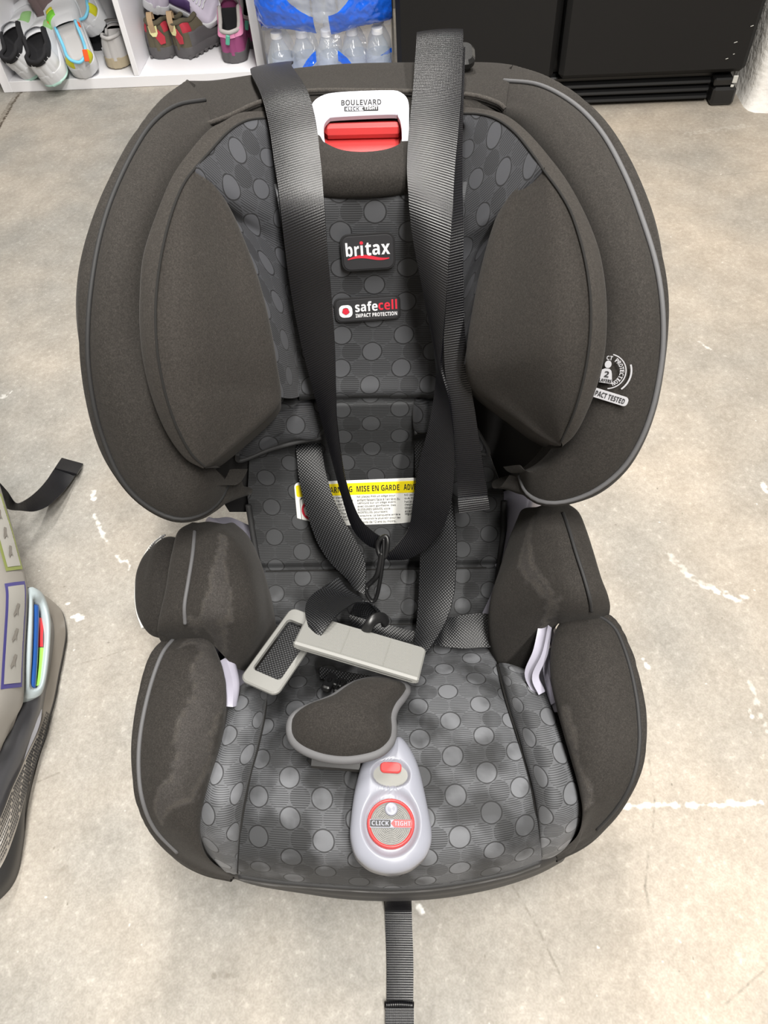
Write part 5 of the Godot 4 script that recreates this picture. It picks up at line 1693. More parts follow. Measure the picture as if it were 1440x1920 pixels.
func make_shoes():
	var white := mat("shoe_white", Color8(214, 216, 220), 0.6)
	var pale := mat("shoe_grey", Color8(186, 184, 184), 0.7)
	var mint := mat("mint_rubber", Color8(178, 214, 204), 0.5)
	var black := mat("shoe_black", Color8(26, 26, 30), 0.85)
	var lime := mat("lime_trim", Color8(120, 205, 60), 0.5)
	var green := mat("green_mesh", Color8(150, 196, 132), 0.6)
	var yellow := mat("yellow_trim", Color8(206, 204, 40), 0.5)
	var orange := mat("orange_trim", Color8(240, 96, 40), 0.5)
	var sky := mat("sky_trim", Color8(120, 200, 232), 0.5)
	var mauve := mat("mauve_knit", Color8(104, 88, 90), 0.8)
	var rose := mat("rose_trim", Color8(196, 130, 140), 0.6)
	var olive := mat("olive_suede", Color8(92, 86, 70), 0.9)
	var slate := mat("slate_rubber", Color8(86, 84, 86), 0.7)
	var red := mat("shoe_red", Color8(182, 50, 66), 0.7)
	var tan_ := mat("tan_loop", Color8(176, 150, 118), 0.8)
	var cream := mat("cream_tab", Color8(226, 222, 166), 0.6)
	var lilac := mat("lilac_mesh", Color8(202, 196, 214), 0.7)
	var purple := mat("purple_panel", Color8(78, 58, 106), 0.6)
	var pink := mat("pink_cuff", Color8(232, 150, 190), 0.7)
	var plum := mat("plum_boot", Color8(142, 66, 112), 0.7)
	var fleece := mat("grey_fleece", Color8(176, 172, 170), 0.95)
	var teal := mat("teal_tab", Color8(88, 172, 148), 0.5)
	var foam := mat("tan_rubber", Color8(168, 156, 132), 0.6)
	var U := Vector3.UP
	var low := [[0.0, 0.072], [0.06, 0.078], [0.25, 0.064], [0.42, 0.08], [0.6, 0.066], [0.85, 0.05], [1.0, 0.03]]
	var high := [[0.0, 0.10], [0.08, 0.105], [0.25, 0.088], [0.42, 0.1], [0.6, 0.07], [0.85, 0.05], [1.0, 0.03]]
	var runner := {"w": 0.098, "sole": 0.032, "tops": high, "open": 0.44, "cut": 0.52, "band": 0.22, "m_out": mint, "m_sole": white, "m_upper": white, "m_lining": black, "m_collar": black, "m_accent": green, "collar": 0.006, "tongue": 0.002, "m_tongue": white,
		"patches": [["mesh_panel", 0.5, 0.72, 0.28, 0.8, 0.0015, 0.03, green], ["heel_clip", 0.0, 0.16, -0.98, -0.62, 0.003, 0.0, white], ["heel_clip", 0.0, 0.16, 0.62, 0.98, 0.003, 0.0, white]]}
	shoe("shoe", "white high collar sneaker with black collar, leaning on the shelf's outer wall", "shoe", "white sneakers with black collars", up(64, 147, 0.035), up(58, 26, 0.124), U + Vector3(-0.42, 0, 0.0), runner.duplicate())
	shoe("shoe", "white high collar sneaker with black collar, beside the colorful running shoe", "shoe", "white sneakers with black collars", up(108, 158, 0.035), up(88, 46, 0.108), U + Vector3(-0.30, 0, 0.05), runner.duplicate())
	var bright := {"w": 0.10, "sole": 0.034, "tops": low, "open": 0.44, "cut": 0.46, "m_sole": white, "m_upper": white, "m_lining": pale, "m_collar": sky, "m_accent": yellow, "collar": 0.0045, "tongue": 0.012,
		"patches": [["heel_pad", 0.0, 0.09, -0.95, -0.45, 0.003, 0.0, yellow], ["heel_pad", 0.0, 0.09, 0.45, 0.95, 0.003, 0.0, yellow], ["lime_band", 0.55, 0.66, -0.95, -0.15, 0.003, 0.06, lime], ["yellow_loop", 0.68, 0.74, -0.6, -0.2, 0.003, 0.03, yellow], ["orange_dot", 0.585, 0.62, -0.85, -0.68, 0.0045, 0.0, orange], ["orange_mark", 0.38, 0.44, 0.55, 0.72, 0.002, 0.0, orange]]}
	var sh := shoe("shoe", "white running shoe with lime, blue and yellow trim, heel towards the room", "shoe", "bright running shoes", up(166, 144, 0.035), up(112, 3, 0.158), U + Vector3(-0.12, 0, 0.1), bright.duplicate())
	var hb := Buf.new()
	box(hb, Vector3(0.014, 0.03, 0.006), Transform3D(Basis(Vector3.RIGHT, -0.3), up(161, 104, 0.108)), 0.002)
	obj("heel_tab", [hb, orange], sh, "orange heel tab")
	shoe("shoe", "white running shoe with yellow heel patch, propped on top of another shoe", "shoe", "bright running shoes", up(189, 60, 0.10), up(140, -40, 0.17), Vector3(-0.3, 0.75, 0.5), bright.duplicate())
	shoe("shoe", "grey white low sneaker with tan rubber heel against the shelf divider", "shoe", "", up(222, 128, 0.035), up(222, 128, 0.035) + Vector3(-0.03, 0.004, -0.25), U, {"w": 0.088, "sole": 0.026, "tops": [[0.0, 0.094], [0.1, 0.092], [0.3, 0.07], [0.45, 0.08], [0.6, 0.064], [0.85, 0.05], [1.0, 0.03]], "open": 0.40, "cut": 0.42, "m_sole": foam, "m_upper": pale, "m_lining": pale, "m_collar": pale, "m_accent": white, "laces": white, "patches": [["welt_band", 0.0, 0.95, 0.86, 1.0, 0.004, 0.0, white], ["welt_band", 0.0, 0.95, -1.0, -0.86, 0.004, 0.0, white]]})
	shoe("shoe", "mauve brown knit shoe with rose trim behind the white sneakers", "shoe", "", Vector3(-1.11, 0.135, -2.50), Vector3(-1.165, 0.155, -2.65), U + Vector3(-0.3, 0, 0), {"w": 0.095, "sole": 0.022, "tops": high, "open": 0.44, "m_sole": mauve, "m_upper": mauve, "m_lining": black, "m_collar": rose, "m_accent": rose, "laces": rose})
	shoe("shoe", "dark shoe in shadow behind the grey white sneaker", "shoe", "", up(196, 92, 0.034), up(196, 92, 0.034) + Vector3(-0.07, 0.004, -0.13), U, {"w": 0.085, "sole": 0.02, "tops": low, "open": 0.42, "m_sole": black, "m_upper": black, "m_lining": black, "m_collar": slate, "m_accent": slate, "laces": slate})
	var hike := {"w": 0.094, "sole": 0.028, "tops": [[0.0, 0.105], [0.06, 0.108], [0.25, 0.098], [0.42, 0.106], [0.6, 0.074], [0.85, 0.056], [1.0, 0.034]], "open": 0.40, "lugs": true, "m_sole": slate, "m_upper": olive, "m_lining": black, "m_collar": olive, "m_accent": red, "laces": tan_, "collar": 0.007,
		"patches": [["rubber_rand", 0.0, 0.35, -1.0, -0.74, 0.003, 0.0, slate], ["rubber_rand", 0.0, 0.95, 0.74, 1.0, 0.003, 0.0, slate], ["red_panel", 0.02, 0.2, 0.44, 0.76, 0.002, 0.0, red], ["red_panel", 0.02, 0.2, -0.76, -0.44, 0.002, 0.0, red]]}
	for k in 2:
		var heel := up(303, 110, 0.033) if k == 0 else up(341, 108, 0.033)
		var toe := heel + Vector3(0.012, 0.003, -0.2) if k == 0 else up(414, 62, 0.04)
		sh = shoe("hiking_boot", ["olive hiking boot next to the shelf divider, heel straight out", "olive hiking boot turned sideways, with its toe towards the pink boots"][k], "boot", "olive hiking boots", heel, toe, U, hike.duplicate())
		var z := (heel - toe).normalized()
		var b := Buf.new()
		var p0 := heel + z * 0.008
		ribbon(b, [p0 + Vector3(-0.008, 0.074, 0.001), p0 + Vector3(-0.008, 0.102, 0.009), p0 + Vector3(-0.008, 0.124, 0.0), p0 + Vector3(-0.008, 0.12, -0.014), p0 + Vector3(-0.008, 0.104, -0.016)], [p0 + Vector3(0.008, 0.074, 0.001), p0 + Vector3(0.008, 0.102, 0.009), p0 + Vector3(0.008, 0.124, 0.0), p0 + Vector3(0.008, 0.12, -0.014), p0 + Vector3(0.008, 0.104, -0.016)], 0.002, 24, 3)
		obj("pull_loop", [b, tan_], sh)
		b = Buf.new()
		plate(b, PackedVector2Array([Vector2(-0.013, 0.014), Vector2(-0.012, -0.006), Vector2(-0.006, -0.015), Vector2(0.006, -0.015), Vector2(0.012, -0.006), Vector2(0.013, 0.014)]), Transform3D(Basis.looking_at(-z, U), p0 + Vector3(0, 0.078, 0)), 0.002, 0.0008)
		obj("heel_tab", [b, cream], sh, "cream heel tab")
		b = Buf.new()
		plate(b, PackedVector2Array([Vector2(-0.004, 0.012), Vector2(0.012, 0.026), Vector2(0.03, 0.006), Vector2(0.028, -0.012), Vector2(0.012, -0.016)]), Transform3D(Basis.looking_at(-z, U), p0 + Vector3(0, 0.056, 0) - z * 0.004), 0.0025, 0.0008)
		obj("heel_patch", [b, red], sh, "red heel patch")
	var run := {"w": 0.092, "sole": 0.024, "tops": low, "open": 0.42, "m_sole": white, "m_upper": lilac, "m_lining": black, "m_collar": lilac, "m_accent": purple, "laces": white,
		"patches": [["purple_panel", 0.06, 0.5, -0.96, -0.5, 0.002, 0.05, purple], ["purple_panel", 0.06, 0.5, 0.5, 0.96, 0.002, 0.05, purple]]}
	shoe("shoe", "lilac mesh sneaker with purple side lying behind the straight hiking boot", "shoe", "lilac sneakers", Vector3(-0.796, 0.14, -2.49), Vector3(-0.785, 0.175, -2.655), Vector3(0.3, 0.8, 0.45), run.duplicate())
	shoe("shoe", "lilac mesh sneaker with purple side, toe dropping towards the pink boot", "shoe", "lilac sneakers", Vector3(-0.775, 0.165, -2.555), Vector3(-0.622, 0.09, -2.55), Vector3(0.1, 0.85, 0.5), run.duplicate())
	var winter := {"w": 0.088, "sole": 0.026, "tops": [[0.0, 0.10], [0.08, 0.10], [0.2, 0.108], [0.42, 0.142], [0.5, 0.13], [0.62, 0.078], [0.85, 0.056], [1.0, 0.035]], "open": 0.46, "cut": 0.5, "band": 0.24, "m_band": pink, "m_sole": slate, "m_upper": plum, "m_lining": black, "m_collar": fleece, "m_accent": pink, "collar": 0.006, "m_tongue": fleece, "tongue": 0.03,
		"patches": [["pink_cuff", 0.0, 0.45, 0.5, 0.68, 0.003, 0.0, pink], ["pink_cuff", 0.0, 0.45, -0.68, -0.5, 0.003, 0.0, pink]]}
	for k in 2:
		var heel := up(441, 118, 0.033) if k == 0 else up(475, 90, 0.033)
		var toe := heel + Vector3(-0.012, 0.006, -0.19)
		sh = shoe("winter_boot", ["pink and plum fleece lined winter boot with teal tab, open top towards the room", "pink winter boot half hidden between the other boot and the shelf side"][k], "boot", "pink winter boots", heel, toe, U, winter.duplicate() if k == 0 else winter.merged({"w": 0.064}, true))
		var z := (heel - toe).normalized()
		var b := Buf.new()
		b = Buf.new()
		box(b, Vector3(0.012, 0.026, 0.006), Transform3D(Basis(Vector3(0, 0, 1), -0.25), heel + z * 0.016 + Vector3(-0.006, 0.068, 0)), 0.002)
		obj("pull_tab", [b, teal], sh, "teal pull tab")

# ---------------------------------------------------------------- bottled water
func make_water():
	var clear := mat("clear_plastic", Color(0.86, 0.92, 0.97, 0.2), 0.06)
	clear.transparency = BaseMaterial3D.TRANSPARENCY_ALPHA
	var film := mat("clear_film", Color(0.92, 0.95, 1.0, 0.12), 0.1)
	film.transparency = BaseMaterial3D.TRANSPARENCY_ALPHA
	var blue := mat("blue_film", Color8(24, 104, 232), 0.22)
	var cap := mat("bottle_cap", Color8(232, 234, 238), 0.4)
	var lab := mat("bottle_label", Color8(178, 196, 232), 0.4)
	var x0 := -0.415
	var x1 := -0.085
	var zf := -2.095
	# bottles
	var nr := 0
	for pack in 2:
		for rz in (2 if pack == 0 else 1):
			for c in 5:
				var at_ := Vector3(lerpf(x0 + 0.035, x1 - 0.035, c / 4.0), 0.004 + pack * 0.222, zf - 0.036 - rz * 0.066)
				var word: String = ["by the shelf side", "second from the shelf side", "in the middle", "second from the fridge", "by the fridge"][c]
				var t := thing("water_bottle", "clear white capped bottle %s, %s row, %s pack" % [word, ["front", "second"][rz], ["lower", "upper"][pack]], "bottle", at_, "bottles in the %s pack" % ["lower", "upper"][pack])
				var b := Buf.new()
				var prof := [[0.001, 0.004], [0.02, 0.001], [0.029, 0.004], [0.0318, 0.012]]
				for j in 7:
					prof.append([0.0318, 0.018 + j * 0.015])
					prof.append([0.0296, 0.0255 + j * 0.015])
				prof.append_array([[0.0318, 0.128], [0.0318, 0.14], [0.030, 0.152], [0.024, 0.166], [0.017, 0.178], [0.0135, 0.184], [0.0130, 0.190]])
				lathe(b, prof, Transform3D(Basis.IDENTITY, at_), 20)
				obj("body", [b, clear], t)
				b = Buf.new()
				lathe(b, [[0.0325, 0.072], [0.0328, 0.075], [0.0328, 0.118], [0.0325, 0.121]], Transform3D(Basis.IDENTITY, at_), 20)
				obj("label_band", [b, lab], t)
				b = Buf.new()
				lathe(b, [[0.0150, 0.188], [0.0150, 0.200], [0.0142, 0.2025], [0.001, 0.2028]], Transform3D(Basis.IDENTITY, at_), 18)
				obj("cap", [b, cap], t)
				nr += 1
	# shrink film of the two packs; front and top panels with their blue print
	var crinkle := noise(14.0, 4, 31)
	for pack in 2:
		var y0 := 0.0 if pack == 0 else 0.212
		var y1 := 0.212 if pack == 0 else 0.44
		var t := thing("water_pack_wrap", "clear film with blue bands around the lower pack of water" if pack == 0 else "bright blue film with a clear oval around the upper water pack", "water pack", Vector3((x0 + x1) * 0.5, y0, zf - 0.1), "")
		var nu := 100
		var nv := 60
		var pts := []
		for j in nv + 1:
			var row := PackedVector3Array()
			for c in nu + 1:
				var u := c / float(nu)
				var v := j / float(nv)
				# round the corners: superellipse plan, bulging front
				var g := lerpf(-1.0, 1.0, u)
				var p := Vector3(lerpf(x0, x1, 0.5) + g * (x1 - x0) * 0.5 * (1.03 if pack == 1 else 1.0), lerpf(y0, y1, v), 0)
				var edge := pow(absf(g), 6.0)
				var vv := absf(v * 2.0 - 1.0)
				p.z = zf + (0.012 if pack == 0 else 0.03) * sqrt(1.0 - pow(vv, 4.0) * 0.9) - edge * 0.05 - (0.02 if pack == 1 else 0.05 if v > 0.5 else 0.0) * pow(vv, 5.0)
				p.z += 0.008 * crinkle.get_noise_3dv(p * Vector3(1, 1.6, 1)) + 0.003 * crinkle.get_noise_3dv(p * 4.0)
				if pack == 1:
					p.y += 0.008 * sin(u * 9.0) * pow(1.0 - v, 4.0)
				else:
					p.z += 0.006 * cos(u * TAU * 5.0 + PI)
				row.append(p)
			pts.append(row)
		var fb := Buf.new()
		skin(fb, pts, false, Vector3(0, 0, 1))
		for j in nv + 1:
			for c in nu + 1:
				fb.t[j * (nu + 1) + c] = Vector2(c / float(nu), 1.0 - j / float(nv))
		var pic := Image.create_empty(420, 300, false, Image.FORMAT_RGBA8)
		for y in 300:
			for x in 420:
				var u := (x + 0.5) / 420.0
				var v := 1.0 - (y + 0.5) / 300.0
				var printed := false
				if pack == 1:
					printed = pow((u - 0.49) / 0.29, 2.0) + pow((v - 0.64) / 0.44, 2.0) > 1.0 and (absf(u - 0.49) > 0.055 or v > 0.4)
				else:
					var a := Vector2((u - 0.5) * 1.75, v - 0.44)
					printed = absf(a.length() - 0.36 - 0.03 * sin(v * 5.0)) < 0.055 and absf(u - 0.5) > 0.085 and v > 0.2 or (u > 0.84 and absf(sin(v * 16.0 + u * 11.0)) < 0.4 and v < 0.72) or (u < 0.2 and absf(sin(v * 13.0 + u * 9.0)) < 0.35 and v < 0.5)
				pic.set_pixel(x, y, Color8(20, 100, 230, 245) if printed else Color(0.93, 0.95, 1.0, 0.2))
		var fm := mat("printed_film_%d" % pack, Color.WHITE, 0.16, 0.0, 0.7)
		fm.transparency = BaseMaterial3D.TRANSPARENCY_ALPHA
		fm.albedo_texture = ImageTexture.create_from_image(pic)
		fm.texture_repeat = false
		obj("front_film", [fb, fm], t)
		# sides and back
		var sb := Buf.new()
		var rows := []
		for j in 12:
			var row := PackedVector3Array()
			for c in 3:
				row.append(Vector3([x0 - 0.002, x0 - 0.004, x0 + 0.01][c], lerpf(y0, y1, j / 11.0), zf - [0.04, 0.14, 0.24][c]))
			rows.append(row)
		skin(sb, rows, false, Vector3.LEFT)
		rows = []
		for j in 12:
			var row := PackedVector3Array()
			for c in 3:
				row.append(Vector3([x1 + 0.002, x1 + 0.004, x1 - 0.01][c], lerpf(y0, y1, j / 11.0), zf - [0.04, 0.14, 0.24][c]))
			rows.append(row)
		skin(sb, rows, false, Vector3.RIGHT)
		rows = [PackedVector3Array([Vector3(x0, y1, zf - 0.03), Vector3((x0 + x1) / 2, y1 + 0.004, zf - 0.028), Vector3(x1, y1, zf - 0.03)]), PackedVector3Array([Vector3(x0, y1, zf - 0.24), Vector3((x0 + x1) / 2, y1 + 0.004, zf - 0.24), Vector3(x1, y1, zf - 0.24)])]
		skin(sb, rows, false, Vector3.UP)
		obj("side_film", [sb, film if pack == 0 else blue], t)

# ---------------------------------------------------------------- fridge
func make_fridge():
	var t := thing("refrigerator", "matte black two door refrigerator behind the car seat", "refrigerator", Vector3(0.375, 0, -2.4))
	var blk := mat("fridge_black", Color8(19, 19, 20), 0.5, 0.0, 0.4)
	var gr := mat("grille_black", Color8(24, 24, 25), 0.35)
	var ink := mat("scratch_white", Color8(190, 190, 186), 0.6)
	var b := Buf.new()
	box(b, Vector3(0.885, 1.62, 0.62), Transform3D(Basis.IDENTITY, Vector3(0.3755, 0.88, -2.455)), 0.004)
	obj("cabinet", [b, blk], t)
	b = Buf.new()
	box(b, Vector3(0.402, 1.6, 0.06), Transform3D(Basis.IDENTITY, Vector3(0.131, 0.882, -2.104)), 0.012)
	obj("door", [b, blk], t)
	b = Buf.new()
	box(b, Vector3(0.472, 1.6, 0.06), Transform3D(Basis.IDENTITY, Vector3(0.5825, 0.882, -2.104)), 0.012)
	var dr := obj("door", [b, blk], t)
	b = Buf.new()
	for c in [[0.772, 0.155, 0.008], [0.776, 0.128, 0.004], [0.762, 0.118, 0.006], [0.80, 0.19, 0.007]]:
		box(b, Vector3(c[2], 0.0016, 0.0008), Transform3D(Basis(Vector3(0, 0, 1), 0.3), Vector3(c[0], c[1], -2.0739)), 0.0002)
	obj("paint_chip", [b, ink], dr)
	for k in 2:
		b = Buf.new()
		tube(b, [Vector3(0.30 + k * 0.095, 0.75, -2.03), Vector3(0.30 + k * 0.095, 0.78, -2.022), Vector3(0.30 + k * 0.095, 1.4, -2.022), Vector3(0.30 + k * 0.095, 1.43, -2.03), Vector3(0.30 + k * 0.095, 1.44, -2.08)], 0.012, 10, 40)
		obj("handle", [b, gr], t)
	# toe grille: housing with slats, feet
	b = Buf.new()
	box(b, Vector3(0.86, 0.07, 0.03), Transform3D(Basis.IDENTITY, Vector3(0.37, 0.037, -2.13)), 0.003)
	var g := obj("toe_grille", [b, gr], t)
	for k in 3:
		b = Buf.new()
		box(b, Vector3(0.80, 0.011, 0.02), Transform3D(Basis(Vector3.RIGHT, 0.4), Vector3(0.35, 0.016 + k * 0.019, -2.109)), 0.004)
		obj("slat", [b, blk], g)
	for k in 2:
		b = Buf.new()
		box(b, Vector3(0.06, 0.045, 0.05), Transform3D(Basis.IDENTITY, Vector3(0.782 - k * 0.82, 0.024, -2.10)), 0.006)
		box(b, Vector3(0.05, 0.02, 0.04), Transform3D(Basis.IDENTITY, Vector3(0.775 - k * 0.80, 0.058, -2.10)), 0.004)
		obj("foot", [b, gr], t)
	b = Buf.new()
	box(b, Vector3(0.012, 0.018, 0.004), Transform3D(Basis.IDENTITY, Vector3(0.80, 0.066, -2.078)), 0.001)
	box(b, Vector3(0.008, 0.006, 0.004), Transform3D(Basis.IDENTITY, Vector3(0.797, 0.05, -2.078)), 0.001)
	obj("hinge_pin", [b, ink], t)

# ---------------------------------------------------------------- the other seat, mostly outside the photograph
func make_second_seat():
	var t := thing("car_seat", "grey plastic child seat shell with instruction stickers and a tilt gauge", "car seat", Vector3(-0.72, 0, -0.42))
	var warm := mat("warm_grey_plastic", Color8(158, 154, 148), 0.38)
	var rail_m := mat("bronze_grey", Color8(128, 122, 114), 0.3)
	var dark := mat("charcoal_plastic", Color8(72, 72, 75), 0.3)
	var rub := mat("base_black", Color8(34, 34, 35), 0.5)
	var gauge := mat("pale_blue_plastic", Color8(176, 188, 192), 0.35)
	var tube_b := mat("gauge_blue", Color8(40, 82, 150), 0.12)
	var navy := mat("gauge_navy", Color8(16, 28, 110), 0.3)
	var red := mat("gauge_red", Color8(226, 50, 58), 0.4)
	var lime := mat("gauge_green", Color8(158, 226, 88), 0.4)
	var violet := mat("label_violet", Color8(78, 74, 140), 0.5)
	var leaf := mat("label_green", Color8(140, 150, 84), 0.5)
	var label := mat("label_grey", Color8(178, 176, 170), 0.5)
	var picto := mat("picto_grey", Color8(96, 92, 86), 0.6)
	var left := turned(-1, 0, 0)
	# outer edge of the base, its bronze rail, then the shell side leaning inwards
	var edge := ups([[70, 1108, 0.018], [92, 1122, 0.018], [110, 1138, 0.018], [119, 1155, 0.018], [123, 1186, 0.018], [118, 1222, 0.018], [110, 1262, 0.018], [101, 1310, 0.018], [92, 1342, 0.018], [81, 1384, 0.0219], [69, 1420, 0.026], [58, 1460, 0.0306], [46, 1500, 0.0351], [28, 1562, 0.0422], [0, 1628, 0.0498], [-60, 1700, 0.058]])
	var rail := ups([[64, 1112, 0.04], [78, 1126, 0.043], [90, 1144, 0.045], [98, 1160, 0.045], [102, 1190, 0.045], [98, 1225, 0.043], [91, 1265, 0.041], [84, 1308, 0.039], [79, 1335, 0.037], [68, 1372, 0.0349], [52, 1410, 0.0361], [38, 1445, 0.0381], [22, 1480, 0.0411], [0, 1535, 0.0459], [-30, 1590, 0.0506], [-90, 1650, 0.0557]])
	var wall := ups([[50, 1100, 0.09], [54, 1120, 0.095], [58, 1140, 0.1], [60, 1160, 0.1], [58, 1190, 0.1], [54, 1225, 0.1], [50, 1262, 0.098], [46, 1305, 0.095], [36, 1335, 0.09], [24, 1370, 0.085], [10, 1400, 0.08], [-5, 1430, 0.08], [-20, 1460, 0.08], [-40, 1500, 0.08], [-70, 1550, 0.08], [-120, 1600, 0.08]])
	var b := Buf.new()
	var foot := []
	for p in edge:
		foot.append(Vector3(p.x, 0.0, p.z) + left * 0.012)
	loft(b, [foot, moved(edge, Vector3(0, -0.008, 0) + left * 0.004), moved(edge, Vector3(0, -0.004, 0)), edge], 110, 14, -left)
	# rounded underside that widens towards the front
	loft(b, [ups([[58, 1440, 0.04], [46, 1500, 0.05], [28, 1562, 0.055], [0, 1628, 0.058], [-60, 1690, 0.058]], -0.004), ups([[57, 1450, 0.02], [48, 1505, 0.03], [38, 1575, 0.035], [14, 1650, 0.035], [-50, 1710, 0.035]]), ups([[55, 1452, 0.0], [48, 1510, 0.0], [44, 1585, 0.0], [24, 1660, 0.0], [-45, 1725, 0.0]])], 50, 12, -left)
	obj("base", [b, rub], t)
	b = Buf.new()
	loft(b, [edge, curve_pair(edge, rail, 0.5).map(func(p): return p + Vector3(0, 0.004, 0)), rail], 110, 10, -left + Vector3.UP)
	var rl := obj("base_rail", [b, rail_m], t)
	b = Buf.new()
	loft(b, [rail, wall, moved(wall, left * 0.16 + Vector3(0, 0.03, 0)), moved(wall, left * 0.34 + Vector3(0, 0.02, 0)), moved(wall, left * 0.36 + Vector3(0, -0.14, 0))], 110, 26, Vector3.UP - left * 0.5)
	obj("base_body", [b, dark], t)
	# printed caution text on the rail
	b = Buf.new()
	var e2 := spline(edge, 130)
	var r2 := spline(rail, 130)
	for k in range(62, 128):
		for j in 9:
			var f := 0.08 + j * 0.1
			if (k * 7 + j * 3) % 11 == 0:
				continue
			var p := e2[k].lerp(r2[k], f)
			var q := e2[k + 1].lerp(r2[k + 1], f)
			var nn := (q - p).cross(r2[k] - e2[k]).normalized()
			if nn.y < 0.0:
				nn = -nn
			p += nn * 0.0045
			q = p.lerp(q + nn * 0.0045, 0.84)
			var w := (r2[k] - e2[k]).normalized() * 0.0006
			face(b, [p - w, q - w, q + w, p + w], nn)
	obj("caution_print", [b, M.black_ink], rl)
	# pale blue strip on the lower flank
	b = Buf.new()
	var s1 := ups([[79, 1330, 0.046], [76, 1352, 0.044], [68, 1376, 0.042], [56, 1402, 0.04], [42, 1432, 0.039]])
	var s2 := ups([[62, 1333, 0.07], [54, 1360, 0.067], [54, 1380, 0.06], [49, 1402, 0.052], [41, 1430, 0.043]])
	loft(b, [s1, curve_pair(s1, s2, 0.5).map(func(p): return p + Vector3(0, 0.004, 0)), s2], 30, 8, Vector3.UP - left)
	obj("side_strip", [b, M.pale_plastic], t)
	# upper shell with stickers
	var c0 := ups([[-2, 905, .175], [6, 932, .175], [12, 952, .172], [25, 995, .165], [37, 1041, .158], [50, 1095, .15], [51, 1130, .15], [48, 1180, .148], [45, 1240, .145], [43, 1300, .142], [38, 1325, .14], [20, 1355, .135], [8, 1385, .13], [-12, 1420, .13]])
	var c1 := ups([[-60, 915, .235], [-52, 942, .235], [-45, 962, .232], [-30, 1005, .225], [-17, 1050, .218], [-3, 1102, .21], [-2, 1136, .21], [-5, 1186, .208], [-9, 1244, .205], [-13, 1302, .20], [-20, 1330, .195], [-36, 1362, .19], [-48, 1392, .185], [-66, 1428, .18]])
	var c2 := moved(c1, left * 0.05 + Vector3(0, 0.05, 0))
	var c3 := moved(c1, left * 0.24 + Vector3(0, 0.06, 0))
	var c4 := moved(c1, left * 0.29 + Vector3(0, -0.1, 0))
	b = Buf.new()
	loft(b, [moved(c0, left * 0.06 + Vector3(0, -0.10, 0)), moved(c0, left * 0.012 + Vector3(0, -0.02, 0)), c0, c1, c2, c3, c4], 100, 50, Vector3.UP - left * 0.5)
	var sh := obj("shell", [b, warm], t)
	# stickers follow the flank between its two lengthwise lines
	var r0 := spline(c0, 200)
	var r1 := spline(c1, 200)
	var flank := func(s: float, f: float, lift: float) -> Vector3:
		var k := clampf(s, 0.0, 0.999) * 199.0
		var i := int(k)
		var p0 := r0[i].lerp(r0[mini(i + 1, 199)], k - i)
		var p1 := r1[i].lerp(r1[mini(i + 1, 199)], k - i)
		var nn := (r0[mini(i + 1, 199)] - r0[maxi(i - 1, 0)]).cross(p1 - p0).normalized()
		if nn.dot(-left + Vector3.UP) < 0.0:
			nn = -nn
		return p0.lerp(p1, f) + nn * (lift + 0.002 * 4.0 * f * (1.0 - f))
	for st in [[0.06, 0.375, 0.10, 0.72, leaf], [0.42, 0.79, 0.14, 0.86, violet]]:
		var fr := Buf.new()
		var pn := Buf.new()
		var pic := Buf.new()
		for lay in 2:
			var rows := []
			for j in 20:
				var row := PackedVector3Array()
				for k in 5:
					var ins := 0.0 if lay == 0 else 0.07
					row.append(flank.call(lerpf(st[0] + ins * 0.2, st[1] - ins * 0.2, j / 19.0), lerpf(st[2] + ins, st[3] - ins, k / 4.0), 0.0022 + lay * 0.0006))
				rows.append(row)
			skin(fr if lay == 0 else pn, rows, false, Vector3.UP - left)
		for j in 3:                                     # little seat outlines
			var cs: float = lerpf(st[0], st[1], 0.28 + j * 0.24)
			var poly := []
			for q in [[-0.02, 0.34], [-0.008, 0.42], [0.006, 0.40], [0.018, 0.52], [0.028, 0.5], [0.016, 0.36], [0.024, 0.28], [0.004, 0.3], [-0.016, 0.22]]:
				poly.append(flank.call(cs + q[0], lerpf(st[2], st[3], q[1] + 0.18), 0.0038))
			for k in range(1, poly.size() - 1):
				face(pic, [poly[0], poly[k], poly[k + 1]], (Vector3.UP - left).normalized())
			for k in 5:
				var a: float = cs - 0.03 + k * 0.012
				face(pic, [flank.call(a, st[2] + 0.09, 0.0038), flank.call(a + 0.009, st[2] + 0.09, 0.0038), flank.call(a + 0.009, st[2] + 0.105, 0.0038), flank.call(a, st[2] + 0.105, 0.0038)], (Vector3.UP - left).normalized())
		obj("sticker", [fr, st[4], pn, label, pic, picto], sh, "sticker with a %s border and small seat pictures" % ("green" if st[4] == leaf else "violet"))
	# tilt gauge
	b = Buf.new()
	var go := ups([[52, 1104, 0.13], [66, 1106, 0.12], [78, 1116, 0.105], [88, 1138, 0.09], [93, 1170, 0.08], [92, 1205, 0.078], [88, 1250, 0.078], [82, 1285, 0.08], [74, 1304, 0.085], [60, 1310, 0.095], [46, 1310, 0.105], [43, 1298, 0.115], [45, 1240, 0.125], [48, 1180, 0.13], [50, 1130, 0.133]])
	var gi := ups([[62, 1128, 0.125], [69, 1127, 0.12], [76, 1134, 0.108], [82, 1152, 0.098], [85, 1175, 0.092], [84, 1205, 0.088], [80, 1245, 0.088], [76, 1276, 0.09], [71, 1288, 0.095], [62, 1292, 0.102], [56, 1286, 0.11], [56, 1270, 0.113], [58, 1235, 0.118], [60, 1185, 0.123], [61, 1145, 0.126]])
	var ga := spline(go, 60, true)
	var gb := spline(gi, 60, true)
	var gn := (turned(0.75, 0.66, 0)).normalized()
	var rows := []
	for q in [[0, -0.03], [0, 0.0], [0, 0.004], [0.5, 0.006], [1, 0.003], [1, -0.012]]:
		var row := PackedVector3Array()
		for k in 60:
			row.append(ga[k].lerp(gb[k], q[0]) + gn * q[1])
		rows.append(row)
	skin(b, rows, true, gn)
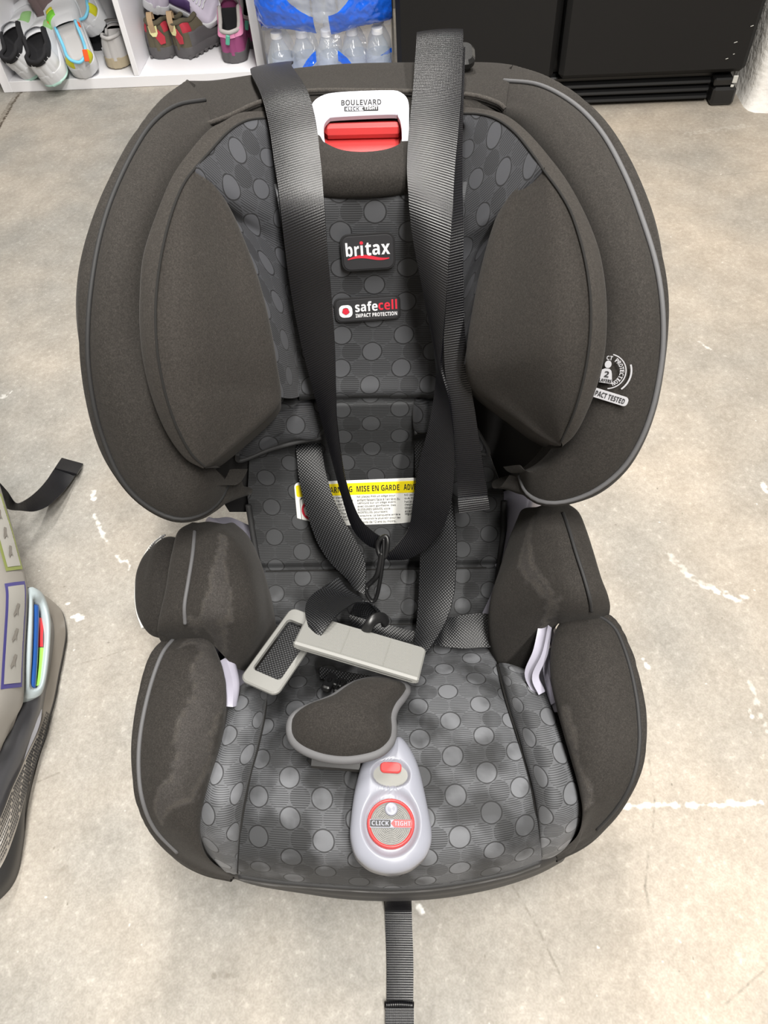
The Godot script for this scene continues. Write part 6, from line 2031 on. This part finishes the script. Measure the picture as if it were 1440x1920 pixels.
	var bed := []
	for p in gb:
		bed.append(p - gn * 0.011)
	var nb := Buf.new()
	face(nb, bed, gn)
	var gg := obj("tilt_gauge", [b, gauge, nb, navy], t, "pale blue grey gauge frame with a coloured level inside")
	b = Buf.new()
	tube(b, moved(ups([[66, 1134, 0.12], [66, 1160, 0.116], [64, 1220, 0.11], [61, 1270, 0.106], [59, 1289, 0.104]]), -gn * 0.004), 0.0065, 12, 40)
	obj("level_tube", [b, tube_b], gg)
	b = Buf.new()
	var e := Buf.new()
	ribbon(b, moved(ups([[74, 1157, 0.1], [76, 1180, 0.096], [76, 1211, 0.093]]), -gn * 0.003), moved(ups([[79, 1157, 0.095], [83, 1180, 0.09], [83, 1211, 0.088]]), -gn * 0.003), 0.001, 12, 3)
	ribbon(e, moved(ups([[76, 1213, 0.093], [75, 1250, 0.093], [71, 1285, 0.096]]), -gn * 0.003), moved(ups([[83, 1213, 0.088], [80, 1250, 0.088], [75, 1282, 0.092]]), -gn * 0.003), 0.001, 12, 3)
	obj("level_scale", [b, red, e, lime], gg, "red and lime level scale")
	# seat back and headrest of this seat, beyond the edge of the photograph
	b = Buf.new()
	var bx := turned(-0.79, 0, -0.63)
	var sb := []
	for q in [[-0.18, 0.27], [-0.225, 0.32], [-0.235, 0.42], [-0.20, 0.58], [-0.10, 0.645], [0.0, 0.655], [0.10, 0.645], [0.20, 0.58], [0.235, 0.42], [0.225, 0.32], [0.18, 0.27], [0.0, 0.26]]:
		sb.append(bx + turned(q[0], q[1], -q[1] * 0.25))
	pad(b, sb, 0.05, 0.05, 0.07, turned(0, 0.25, 1), 60, 0.01)
	obj("seat_back", [b, warm], t)
	b = Buf.new()
	sb = []
	for q in [[-0.15, 0.0], [-0.17, 0.12], [-0.16, 0.28], [0.0, 0.31], [0.16, 0.28], [0.17, 0.12], [0.15, 0.0], [0.0, -0.02]]:
		sb.append(turned(-0.93 + q[0], 0.24 - q[1] * 0.15, -0.4 - q[1]))
	pad(b, sb, 0.05, 0.05, 0.05, Vector3.UP, 50, 0.005)
	obj("seat_pad", [b, M.black_cloth], t)
	# loose strap end
	b = Buf.new()
	ribbon(b, ups([[-30, 868, .16], [0, 906, .13], [16, 924, .11], [31, 944, .09], [50, 936, .075], [71, 919, .06], [87, 901, .045], [100, 882, .03], [115, 860, .015]]), ups([[-34, 905, .15], [4, 930, .115], [11, 952, .09], [38, 957, .07], [64, 959, .055], [88, 950, .045], [108, 933, .035], [127, 912, .022], [155, 871, .008]]), 0.002, 60, 6)
	ribbon(b, ups([[103, 879, .029], [110, 869, .023], [116, 860, .017]]), ups([[144, 890, .018], [150, 881, .014], [156, 871, .010]]), 0.004, 8, 4)
	obj("strap", [b, M.webbing], t, "black webbing end curling over the floor")
